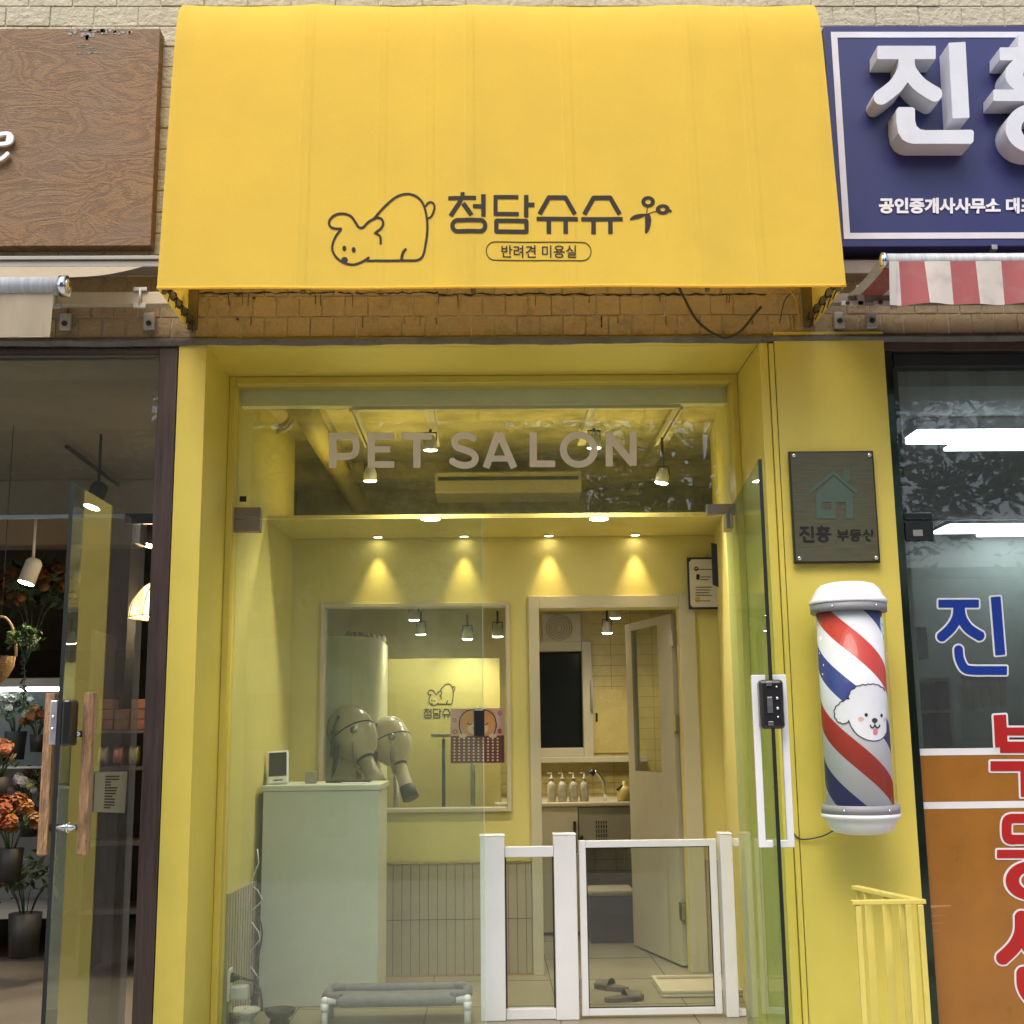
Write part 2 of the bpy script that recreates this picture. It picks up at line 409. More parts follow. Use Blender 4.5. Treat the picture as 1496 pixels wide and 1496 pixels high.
def awn_off(x, s):
    sag = 0
    for a, b in zip(RIBS, RIBS[1:]):
        if a <= x <= b: u = (x-a)/(b-a); sag = math.sin(math.pi*u)
    o = -.007*sag
    for k, q in enumerate(SEAMS):
        d = (x-q)
        if 0 <= d < .035: o += .0008
        o += .0008*math.exp(-(d/.004)**2)
    o += .0016*math.sin(x*5.3+s*3)*math.sin(s*9+x*2)+.0008*math.sin(x*19+s*26)*math.exp(-s*3)+.0007*math.sin(x*31-s*12+math.sin(x*7))
    return o
def awn_pt(x, s, lift=0):
    Y, Z = aprof(s); Y2, Z2 = aprof(min(1, s+.01)); Y1, Z1 = aprof(max(0, s-.01))
    n = Vector((0, -(Z2-Z1), Y2-Y1)).normalized(); o = awn_off(x, s)+lift
    return Vector((x, Y+n.y*o, Z+n.z*o))
def make_awning():
    t = thing('awning', 'large bright yellow fabric awning with a black line drawing of a dog', 'awning', ((AX0+AX1)/2, 0, AZ0))
    c = MB(); xs = sorted(set([AX0+(AX1-AX0)*k/180 for k in range(181)]+[q+e for q in SEAMS for e in (-.008,-.003,0,.003,.034,.036)]))
    ns = 80; V = [[c.bm.verts.new(awn_pt(x, j/ns)) for j in range(ns+1)] for x in xs]
    for i in range(len(xs)-1):
        for j in range(ns):
            f = c.bm.faces.new((V[i][j], V[i+1][j], V[i+1][j+1], V[i][j+1])); f.smooth = True
    c.build('canopy', m_fab, t)
    for x in (AX0, AX1):
        sd_ = MB(); prof = [aprof(j/ns) for j in range(ns+1)]
        # side cheek: strips from the profile back to the wall
        for (ya, za), (yb, zb) in zip(prof, prof[1:]):
            if zb-za < 1e-5: continue
            sd_.poly([(x, ya, za), (x, yb, zb), (x, -.002, zb), (x, -.002, za)])
        sd_.build('side_panel', m_fab, t)
    hem = MB(); hem.tube([Vector((x, -.503+.003*math.sin(x*9), AZ0-.002+.002*math.sin(x*4))) for x in [AX0+(AX1-AX0)*k/60 for k in range(61)]], .006, 8)
    hem.build('hem', m_fab, t)
    fr = MB()
    for x in (AX0+.02, AX1-.02, RIBS[1], RIBS[2], RIBS[3]):
        b = MB(); b.tube([Vector((x, aprof(s/20)[0]+.03, aprof(s/20)[1]-.012)) for s in range(0, 20)], .010, 8); b.build('frame_tube', pbr('aged bracket steel', (.18,.14,.08), .6, .5, var=.3), t)
    for x in (AX0+.02, AX1-.02):
        fr.tube([(x, -.47, AZ0+.03), (x, -.012, AZ0+.03)], .012, 8); fr.box(x-.02, x+.02, -.02, -.004, AZ0-.0, AZ0+.5)
    fr.build('wall_bracket', pbr('aged bracket steel', (.18,.14,.08), .6, .5, var=.3), t)
    rope = MB()
    for x, sg in ((AX0+.02, 1), (AX1-.02, -1)):
        for k in range(5):
            y = -.43+.09*k; rope.tube([(x+.014*math.cos(a), y+.010*math.sin(a*2)+a*.003, AZ0+.03+.016*math.sin(a)) for a in [q*.6 for q in range(11)]]+[(x+sg*.01*random.random(), y+.02, AZ0-.015-.02*random.random())], .0026, 5)
    rope.build('lacing_cord', pbr('dark cord', (.03,.02,.012), .9), t)
    # printed emblem: dog, four syllables, twig, badge
    def am(x, y, tt):
        Z = 3.3; p = None
        for _ in range(6):
            Yv = awn_Y(Z); p = PY(x, y, Yv); Z = p.z
        sv = float(np.interp(p.z, [q[1] for q in APTS], [i/(len(APTS)-1) for i in range(len(APTS))]))
        return Vector((p.x, p.y-.0012-tt-awn_off(p.x, sv), p.z))
    z = zoomed(450, 250, 2.72, am)
    dog = [('r', sp([(262,186),(300,143),(340,106),(375,90),(410,90),(440,106),(460,135),(471,180),(474,230),(467,290),(456,335),(435,352),(400,354)])+[(235,354)], 4.6),
      ('r', sp([(240,342),(215,358),(180,370),(145,364),(115,345),(97,315),(99,285),(112,255),(130,232)]), 4.6),
      ('r', sp([(130,228),(100,226),(84,212),(88,190),(110,172),(140,168),(170,178),(190,205),(201,221),(218,222),(240,200),(270,184),(290,187),(298,205),(290,225),(266,244)]), 4.8),
      ('r', sp([(266,244),(286,258),(288,286)]), 4.6), ('r', sp([(387,310),(376,325),(371,352)]), 5.5),
      ('r', sp([(468,137),(478,124),(492,123),(502,135),(500,155),(490,178),(477,186)]), 4),
      ('e', 144, 306, 8, 11, None), ('e', 181, 311, 8, 11, None), ('e', 145, 352, 13, 12, None)]
    draw('dog_emblem', dog, z, m_ink, t, step=1.6)
    words = []
    words += [[('b', [(614,84),(614,107)], 8), ('b', [(557,107),(668,107)], 8), ('b', [(610,107),(600,128),(566,178)], 9), ('b', [(616,128),(650,176)], 9), ('b', [(697,92),(697,181)], 9), ('b', [(655,140),(697,140)], 8), ('q', 574, 195, 704, 239, 21, 8.5)]]
    words += [[('m', [(836,103),(745,103),(745,170),(838,170)], 8), ('b', [(867,94),(867,183)], 9), ('b', [(867,133),(900,133)], 9), ('q', 748, 197, 868, 240, 3, 8.5)]]
    for dx in (0, 178): words += [[('b', [(920+dx,170),(957+dx,104),(1023+dx,104),(1061+dx,170)], 9), ('b', [(908+dx,189),(1073+dx,189)], 8.5), ('b', [(957+dx,189),(957+dx,248)], 9), ('b', [(1024+dx,189),(1024+dx,248)], 9)]]
    for w in words: draw('lettering', w, z, m_ink, t, step=1.5)
    twig = [('e', 1352, 120, 19, 16, 6.5), ('e', 1410, 151, 19, 14, 6.5), ('p', [(1425,140),(1446,156),(1444,163),(1424,160)]), ('r', [(1350,140),(1345,172)], 1.6), ('r', sp([(1345,172),(1370,161),(1392,158)]), 1.6),
      ('p', sp([(1279,192),(1300,172),(1345,168),(1322,184)], 4, True)), ('p', sp([(1341,171),(1358,170),(1364,195),(1356,232),(1341,246),(1340,215)], 4, True))]
    draw('twig_emblem', twig, z, m_ink, t, step=1.2)
    draw('badge_outline', [('q', 708, 281, 1125, 354, 36, 1.7)], z, m_ink, t, step=1.5)
    text('badge_lettering', '반려견 미용실', (732.5, 358, 842, 376.5), 0, m_ink, t, bold=.012, fmap=am)
make_awning()

# ------------------------------------------------------------------ hanging cables under the awning
def cable(name, label, pts, r, mat, cat='cable'):
    b = MB(); b.tube([PY(*p) for p in [(a, b_, c) for (a, b_), c in zip(sp([(q[0], q[1]) for q in pts], 6), np.interp(np.linspace(0, len(pts)-1, (len(pts)-1)*6+1), range(len(pts)), [q[2] for q in pts]))]], r)
    return tag(b.build(name, mat), label, cat)
cable('hanging_cable', 'slack black cable drooping in a loop under the yellow awning', [(985,405,-.10),(998,432,-.06),(1020,470,-.06),(1055,493,-.06),(1080,485,-.05),(1100,462,-.04),(1112,448,-.04)], .006, m_black)
cable('cable_tail', 'thin tan cable arching beside the right end of the awning underside', [(1106,455,-.03),(1124,430,-.03),(1142,421,-.03),(1160,432,-.03),(1166,455,-.03),(1167,483,-.03)], .004, pbr('tan cable', (.4,.26,.1), .6))
cable('cable_stub', 'short thin black wire dangling against the bricks under the awning', [(1158,426,-.03),(1146,440,-.03),(1139,472,-.03)], .0025, m_black)

# ------------------------------------------------------------------ yellow portal of the salon
OX0, OX1 = -1.186, 1.166          # opening
GY = .52                           # glass line
TOPZ = 2.905
HZ = 2.882
def make_portal():
    t = thing('shopfront_surround', 'yellow painted metal portal framing the pet salon entrance', 'shopfront', (0, .2, STREET))
    b = MB(); b.box(-1.303, OX0, -.004, .60, STREET, TOPZ-.012, bev=.003); b.build('left_pier', m_yel, t)
    b = MB(); b.box(OX0, OX1+.035, -.012, .035, HZ, TOPZ-.006, bev=.003); b.build('header', m_yel, t)
    b = MB(); b.prism([(OX0+.001, .036, HZ+.0), (OX0+.001, .60, HZ+.002), (OX0+.001, .60, HZ+.05), (OX0+.001, .036, HZ+.05)], (OX1-OX0-.002, 0, 0)); b.build('soffit', m_yel, t)
    b = MB(); b.box(OX1, OX1+.036, -.006, .60, STREET, HZ-.002, bev=.002); b.build('right_jamb', m_yel, t)
    b = MB(); b.box(OX1+.039, OX1+.058, -.020, .05, STREET, HZ-.01, bev=.002); b.build('cover_strip', m_yel, t)
    b = MB(); b.box(OX1+.062, 1.700, -.016, .60, STREET, 2.925, bev=.003); b.build('right_pier', m_yel, t)
    b = MB()
    b.box(OX0+.001, OX0+.03, GY-.06, GY+.06, STREET, HZ-.001, bev=.002); b.box(OX1-.03, OX1-.001, GY-.06, GY+.06, STREET, HZ-.001, bev=.002)
    b.box(OX0+.031, OX1-.031, GY-.06, GY+.06, HZ-.033, HZ-.001, bev=.002); b.build('glazing_frame', m_yel, t)
    b = MB(); b.box(OX0, OX1, .0, GY+.06, STREET, -.004, bev=.004); b.build('threshold', pbr('granite step', (.3,.29,.28), .6, var=.25, scale=60), t)
make_portal()

# transom + fixed fittings + doors
TRZ = PY(700, 756, GY).z          # joint between transom and doors
GX0, GX1 = OX0+.032, OX1-.032
MIDX = PY(706, 1100, GY).x
m_patch = pbr('satin patch fitting', (.32,.28,.24), .35, .9, var=.15)
m_edge = pbr('dark glass edge', (.004,.006,.006), .5)
def make_transom():
    t = thing('transom_window', 'glass panel over the salon doors lettered PET SALON', 'window', ((GX0+GX1)/2, GY, TRZ))
    b = MB(); b.box(GX0, GX1, GY-.005, GY+.005, TRZ+.003, HZ-.034); b.build('pane', m_glass, t)
    m = pbr('mauve vinyl lettering', (.88,.80,.70), .6)
    z = flat(GY-.006)
    h0, h1, w = 632.5, 683.5, 4.9; top, bot = h0+w, h1-w
    # letters traced as strokes (photo units)
    L = []
    L.append([('b', [(486,h0),(486,h1)], w+.4), ('b', [(486,top),(508,top)], w), ('b', [(486,667),(508,667)], w), ('b', sp([(507,top),(517,639.5),(520.5,652.5),(517,664),(507,667)], 5), w)])
    L.append([('b', [(542.5,h0),(542.5,h1)], w+.4), ('b', [(542.5,top),(575,top)], w-.2), ('b', [(542.5,656.5),(570,656.5)], w-.4), ('b', [(542.5,bot),(576,bot)], w-.2)])
    L.append([('b', [(587,top),(631,top)], w), ('b', [(609,top),(609,h1)], w+.4)])
    L.append([('b', sp([(693,641),(683,636.5),(672,637),(664.5,643),(667,652.5),(678,657),(690,662),(694.5,669.5),(690,677.5),(678,680),(667,677.5),(660,673)], 5), w)])
    L.append([('b', [(728,h0),(710,h1)], w+.2), ('b', [(729,h0),(751,h1)], w+.2), ('b', [(716,670),(744,670)], w-.6)])
    L.append([('b', [(779,h0-1),(779,h1-1)], w+.4), ('b', [(779,bot-1),(811,bot-1)], w)])
    L.append([('e', 845.5, 657, 22.5, 21.5, w)])
    L.append([('b', [(890,h0-1),(890,h1-2)], w+.2), ('b', [(888,h0+2),(925,h1-5)], w+.4), ('b', [(925,h0-2),(925,h1-3)], w+.2)])
    for g_ in L: draw('lettering', g_, z, m, t, step=.7)
    b = MB(); x0, x1, z0, z1 = bp(350, 725, 360, 735, GY-.006)
    b.box(x0, x1, GY-.0075, GY-.0062, z0+.006, z1); b.build('maker_mark', m_ink, t)
make_transom()
def make_closed_door():
    t = thing('glass_door', 'closed frameless glass door leaf on the left of the salon entrance', 'door', (GX0+.3, GY, 0))
    b = MB(); b.box(GX0+.004, MIDX, GY-.006, GY+.006, -.0, TRZ-.003); b.build('pane', m_gdoor, t)
    b = MB(); b.box(MIDX+.0005, MIDX+.003, GY-.0062, GY+.0062, 0, TRZ-.003); b.build('edge', pbr('pale glass edge', (.45,.55,.40), .2), t)
    x0, x1, z0, z1 = bp(333, 742, 382, 778, GY)
    for a, c in ((TRZ+.002, z1), (z0, TRZ-.002)):
        b = MB(); b.box(x0, x1, GY-.018, GY+.018, a, c, bev=.004); b.build('patch_fitting', m_patch, t)
    lk = MB(); x0, x1, z0, z1 = bp(692, 1036, 708, 1077, GY-.02); lk.box(x0, x1, GY-.035, GY-.008, z0, z1, bev=.006); L_ = lk.build('lock', m_black, t)
    b = MB(); b.ball(((x0+x1)/2, GY-.012, z0-.006), (.02,.006,.014), 12); b.ball(((x0+x1)/2, GY-.012, z1+.004), (.015,.006,.008), 12); b.build('lock_guard', m_gclean, L_)
make_closed_door()

def leaf(t, hinge, free, z0, z1, th, mpane):
    """glass leaf between two plan points"""
    h, f = Vector(hinge), Vector(free); d = (f-h).normalized(); n = Vector((-d.y, d.x, 0))
    b = MB(); b.prism([h+n*th/2+Vector((0,0,z0)), f+n*th/2+Vector((0,0,z0)), f-n*th/2+Vector((0,0,z0)), h-n*th/2+Vector((0,0,z0))], (0,0,z1-z0)); b.build('pane', mpane, t)
    b = MB(); e = f+d*.004; q = th/2+.0005
    b.prism([f+n*q+Vector((0,0,z0)), e+n*q+Vector((0,0,z0)), e-n*q+Vector((0,0,z0)), f-n*q+Vector((0,0,z0))], (0,0,z1-z0+.002)); b.build('edge', m_edge, t)
    return d, n
def obx(c, d, n, la, lb, z0, z1, bev=.003):   # box at plan centre c: la along the leaf, lb across it
    M = Matrix((d, n, Vector((0,0,1)))).transposed().to_4x4(); M.translation = Vector((c.x, c.y, (z0+z1)/2))
    b = bmesh.new(); vs = bmesh.ops.create_cube(b, size=1, matrix=Matrix.Diagonal((la, lb, z1-z0, 1)))['verts']
    if bev: bmesh.ops.bevel(b, geom=list(b.edges), offset=bev, segments=2, affect='EDGES', profile=.5)
    bmesh.ops.transform(b, matrix=M, verts=b.verts); mb = MB(); mb.bm.free(); mb.bm = b; return mb
def make_open_door():
    hinge = Vector((PY(1062, 760, GY).x, GY, 0)); top = TRZ-.003
    fr = PZ(1110, 672, top); free = Vector((fr.x, fr.y, 0))
    t = thing('glass_door', 'frameless glass door leaf of the salon swung open towards the barber pole', 'door', hinge)
    d, n = leaf(t, hinge, free, 0, top, .012, m_gopen)
    b = MB(); x0, x1, z0, z1 = bp(1032, 737, 1078, 755, GY); b.box(x0, x1, GY-.018, GY+.018, TRZ+.002, z1, bev=.003); b.build('patch_fitting', m_patch, t)
    obx(hinge+d*.05, d, n, .12, .034, top-.075, top-.004).build('patch_fitting', m_patch, t)
    # white rectangular loop pull across the glass edge
    c = free-d*.055
    zt = PY(1120, 985, free.y).z; zb = PY(1128, 1240, free.y).z
    lw = abs(PY(1146, 1100, free.y).x-PY(1095, 1100, free.y).x)
    hd = None
    mb = MB()
    for sgn in (-1, 1):
        q = obx(c+n*sgn*(lw/2-.012), d, n, .022, .024, zb, zt, .002); me = bpy.data.meshes.new('x'); q.bm.to_mesh(me); q.bm.free(); mb.bm.from_mesh(me); bpy.data.meshes.remove(me)
    for zz in (zb, zt-.024):
        for sgn in (-1, 1):
            q = obx(c+n*sgn*(lw/4-.003), d, n, .0215, lw/2-.03, zz, zz+.024, .002); me = bpy.data.meshes.new('x'); q.bm.to_mesh(me); q.bm.free(); mb.bm.from_mesh(me); bpy.data.meshes.remove(me)
    mb.build('handle', m_white, t)
    zl, zu = PY(1120, 1065, free.y).z, PY(1118, 993, free.y).z
    lk = obx(free-d*.035, d, n, .09, .085, zl, zu, .012).build('lock', m_black, t)
    f2 = free+d*.0125
    k = obx(f2+n*-.008, d, n, .006, .018, (zl+zu)/2-.03, (zl+zu)/2+.025, .001).build('latch_plate', m_steel, lk)
    b = MB()
    for zz in (.03, -.005, -.035, .07):
        b.ball(f2+n*.018+Vector((0,0,(zl+zu)/2+zz-.01)), .006 if abs(zz) < .034 else .004, 8)
    b.build('screw', m_chrome, lk)
    for zz in (zl+.012, zu-.022): obx(f2+n*-.008, d, n, .006, .018, zz, zz+.014, .001).build('latch_plate', m_steel, lk)
make_open_door()

# ------------------------------------------------------------------ salon room
FLZ = 0.0; WY = 1.76; BY = 3.85; CEIL = 2.90
LX = PX(426, 900, -1.2).x if False else PY(426, 900, WY).x
RX = PY(1048, 900, WY).x
f_tile = pbr('beige floor tile', (.24,.215,.15), .35, var=.14, scale=3, fine=.05)
def room():
    b = MB(); b.box(-1.6, 1.9, GY+.061, BY+.2, -.1, FLZ); b.build('floor', f_tile)['kind'] = 'structure'
    b = MB()
    for y in (1.0, 1.6, 2.2, 2.8, 3.4): b.box(-1.2, 1.7, y, y+.004, .0005, .0015)
    for x in (-.9, -.3, .3, .9): b.box(x, x+.004, GY+.07, BY, .002, .003)
    o = b.build('floor_joints', pbr('grey grout', (.12,.11,.09), .9)); o['kind'] = 'structure'
    # left and right walls, tapering in plan from the portal to the back wall
    mw = pbr('pale tile wainscot', (.40,.37,.29), .4, var=.05, scale=4); ml = pbr('dark joint', (.10,.085,.05), .8)
    wz = PY(600, 1262, WY).z
    t = thing('side_wall', 'yellow painted left wall of the salon with pale wainscot below', 'wall', (LX, 1.1, 0))
    b = MB(); b.prism([(OX0+.03, GY+.062, 0), (LX, WY, 0), (LX-.4, WY, 0), (OX0-.1, GY+.062, 0)], (0,0,CEIL)); b.build('wall', m_wall, t)
    zw = wz
    b = MB(); b.prism([(OX0+.03+.012, GY+.062, .001), (LX+.012, WY-.002, .001), (LX-.001, WY-.002, .001), (OX0+.029, GY+.062, .001)], (0,0,zw-.001)); b.build('wainscot', mw, t)
    b = MB(); dx = (LX-OX0-.03)/(WY-GY-.062)
    for k in range(26):
        y = GY+.08+k*.045; x = OX0+.03+.0125+dx*(y-GY-.062); b.box(x-.001, x+.001, y, y+.003, .002, zw-.002)
    b.build('joint', ml, t)
    t = thing('side_wall', 'yellow painted right wall of the salon behind the open glass door', 'wall', (RX, 1.1, 0))
    b = MB(); b.prism([(OX1-.03, GY+.062, 0), (RX+.3, GY+.062, 0), (RX+.3, WY, 0), (RX, WY, 0)], (0,0,CEIL)); b.build('wall', m_wall, t)
    # back wall with window and doorway
    wx0, wx1, wz0, wz1 = bp(472, 886, 741, 1182, WY)
    dx0, dx1, dz0, dz1 = bp(791, 889, 1000, 1424, WY); dz0 = 0
    SOFZ = PY(740, 785, WY).z
    t = thing('partition_wall', 'yellow partition wall with a square window and a white framed doorway', 'wall', (0, WY, 0))
    b = MB(); Y0, Y1 = WY, WY+.10
    b.box(LX-.2, wx0, Y0, Y1, 0, SOFZ); b.box(wx0, wx1, Y0, Y1, 0, wz0); b.box(wx0, wx1, Y0, Y1, wz1, SOFZ); b.box(wx1, dx0, Y0, Y1, 0, SOFZ)
    b.box(dx0, dx1, Y0, Y1, dz1, SOFZ); b.box(dx1, RX+.3, Y0, Y1, 0, SOFZ); b.build('wall', m_wall, t)
    sy = WY-.62
    b = MB(); b.box(LX-.1, RX+.1, sy, Y1+.02, SOFZ+.001, SOFZ+.022); b.build('soffit', m_wall, t)
    # window frame
    b = MB(); q = .018; x0, x1, z0, z1 = wx0-q, wx1+q, wz0-q, wz1+q
    for (a, c, e, g_) in ((x0, wx0+.004, z0, z1), (wx1-.004, x1, z0, z1), (wx0+.0045, wx1-.0045, wz1-.004, z1), (wx0+.0045, wx1-.0045, z0, wz0+.004)): b.box(a, c, Y0-.022, Y1+.004, e, g_, bev=.003)
    wf = b.build('window_frame', pbr('cream timber', (.52,.47,.34), .45), t)
    b = MB(); b.box(wx0+.005, wx1-.005, WY+.03, WY+.036, wz0+.005, wz1-.005); b.build('pane', m_gclean, wf)
    # door frame
    b = MB(); fx0, fx1, _, fz1 = bp(775, 870, 1024, 1424, WY)
    m_df = pbr('off white door casing', (.50,.46,.34), .5, var=.04)
    b.box(fx0, dx0-.001, Y0-.024, Y1+.01, 0, fz1, bev=.003); b.box(dx1+.001, fx1, Y0-.024, Y1+.01, 0, fz1, bev=.003); b.box(dx0, dx1, Y0-.022, Y1+.008, dz1+.002, fz1-.001, bev=.003)
    b.build('door_frame', m_df, t)
    # wainscot
    b = MB(); b.box(LX+.02, fx0-.003, Y0-.012, Y0-.0015, .0015, wz, bev=.001); b.box(fx1+.003, RX, Y0-.012, Y0-.0015, .0015, wz); ws = b.build('wainscot', pbr('taupe wainscot', (.36,.31,.20), .4, var=.05), t)
    b = MB(); x = LX+.05
    while x < RX:
        if x < fx0-.01 or x > fx1+.01: b.box(x, x+.003, Y0-.0135, Y0-.0118, .004, wz-.003)
        x += .047
    zc = PY(600, 1344, WY).z
    b.box(LX+.03, fx0-.005, Y0-.0136, Y0-.0119, zc, zc+.003); b.build('joint', ml, ws)
    b = MB(); b.box(LX+.02, fx0-.003, Y0-.016, Y0-.001, wz+.0005, wz+.009); b.box(LX+.02, fx0-.003, Y0-.016, Y0-.013, 0.001, .010); b.build('brass_trim', pbr('brass trim', (.75,.55,.22), .25, 1), ws)
    # interior door leaf, opened away
    Hh = Vector((dx1-.01, Y1+.02, 0)); fr = PZ(917, 913, dz1-.02); fz = Vector((fr.x, fr.y, 0))
    dd = thing('interior_door', 'off white inner door with a tall glass light, standing ajar', 'door', Hh)
    d = (fz-Hh).normalized(); n = Vector((-d.y, d.x, 0)); Ln = (fz-Hh).length
    def pc(a, c, z0, z1, nm, mt, th=.036, off=0, par=dd): return obx(Hh+d*(a+c)/2+n*off, d, n, c-a, th, z0, z1, .002).build(nm, mt, par)
    zb_, zt_ = 1.02, 1.86; ia, ib = .28*Ln, .86*Ln
    b = MB()
    for a, c, z0, z1 in ((0, ia-.0005, .012, dz1-.02), (ib+.0005, Ln, .012, dz1-.02), (ia, ib, .012, zb_), (ia, ib, zt_, dz1-.02)):
        q = obx(Hh+d*(a+c)/2, d, n, c-a, .036, z0, z1, 0); me = bpy.data.meshes.new('x'); q.bm.to_mesh(me); q.bm.free(); b.bm.from_mesh(me); bpy.data.meshes.remove(me)
    lf = b.build('leaf', m_df, dd); pc(ia+.001, ib-.001, zb_+.001, zt_-.001, 'door_light', m_gclean, .006)
    for z in (.25, 1.72, 1.25):
        pc(-.03, .012, z, z+.09, 'hinge', m_steel, .044)
    # black tops of the downlights and lamp discs
    return (wx0, wx1, wz0, wz1, dx0, dx1, dz1, SOFZ, sy)
wx0, wx1, wz0, wz1, dx0, dx1, dz1, SOFZ, SOFY = room()

WARM = (1, .74, .40)
m_lamp = pbr('lit warm lamp face', (1, .9, .7), .4, emit=14, ecol=(1, .84, .55))
m_lampw = pbr('lit white lamp face', (1, 1, 1), .4, emit=45, ecol=(1, .95, .85))
def spot(o_parent, loc, energy, ang, blend=.6, col=WARM, aim=(0, 0, -1), rad=.02):
    l = bpy.data.lights.new('lamp', 'SPOT'); l.energy = energy; l.spot_size = math.radians(ang); l.spot_blend = blend; l.color = col; l.shadow_soft_size = rad
    o = bpy.data.objects.new('lamp_light', l); COL.objects.link(o); o.parent = o_parent; o.location = Vector(loc)-wloc(o_parent); o.rotation_euler = Vector(aim).to_track_quat('-Z', 'Y').to_euler(); return o
def downlight(px, py, place):
    p = PZ(px, py, SOFZ-.002); y = WY-.055
    p = Vector((PY(px, py, y).x, y, SOFZ))
    t = thing('downlight', f'small round recessed downlight glowing above {place}', 'ceiling light', p, 'recessed downlights over the back wall')
    b = MB(); b.lathe(p, [(.026, -.001), (.032, -.004), (.030, -.006), (.024, -.003)], 20); b.build('trim', m_steel, t)
    b = MB(); b.lathe(p, [(.0001, -.0032), (.023, -.0031)], 20); b.build('lens', m_lamp, t)
    spot(t, p+Vector((0, 0, -.012)), 8, 54, 1, (1, .74, .34), aim=(0, .04, -1), rad=.012)
for px, pl in ((552, 'the left part of the square window'), (678, 'the right part of the square window'), (802, 'the left half of the doorway'), (928, 'the right half of the doorway'), (1063, 'the right wall, seen through the open door')):
    downlight(px, 782, pl)
for px, pl in ((629, 'the closed glass door'), (875, 'the gap beside the closed door')):
    p = PZ(px, 757, SOFZ); p = Vector((p.x, p.y, SOFZ))
    t = thing('downlight', f'bright recessed soffit lamp above {pl}', 'ceiling light', p, 'front soffit lamps')
    b = MB(); b.lathe(p, [(.050, -.001), (.056, -.004), (.050, -.005)], 24); b.build('trim', m_steel, t)
    b = MB(); b.lathe(p, [(.0001, -.006), (.048, -.0058)], 20); b.build('lens', m_lampw, t)
    spot(t, p+Vector((0, 0, -.02)), 6, 130, 1, (1, .88, .66))

# shell over both rooms: concrete ceiling with beams, bulkhead, tracks, pipe, air conditioner
m_ceil = pbr('bare concrete ceiling', (.40,.36,.21), .9, var=.35, scale=4, bump=.5, bscale=20, dirt=.6, dcol=(.09,.075,.04), dscale=3)
b = MB(); b.box(-1.6, 1.9, GY+.061, BY+.3, CEIL+.001, CEIL+.15)
o = b.build('ceiling', m_ceil); o['kind'] = 'structure'
b = MB()
for y, h in ((2.35, .10), (3.2, .16)): b.box(-1.3, 1.6, y, y+.14, CEIL-h, CEIL)
for x in (-.9, .95): b.box(x, x+.07, .8, 3.8, CEIL-.05, CEIL-.0005)
tag(b.build('ceiling_beam', m_ceil), 'grid of bare concrete beams crossing the salon ceiling', 'beam')
x0, x1, z0, z1 = bp(342, 562, 1072, 592, GY+.08)
b = MB(); b.box(GX0, GX1, GY+.07, GY+.13, z0, CEIL-.001); tag(b.build('crosspiece', pbr('pale bulkhead board', (.86,.84,.62), .6)), 'pale board across the top just inside the salon transom', 'crosspiece')  # pale box across the top of the opening, just behind the pane
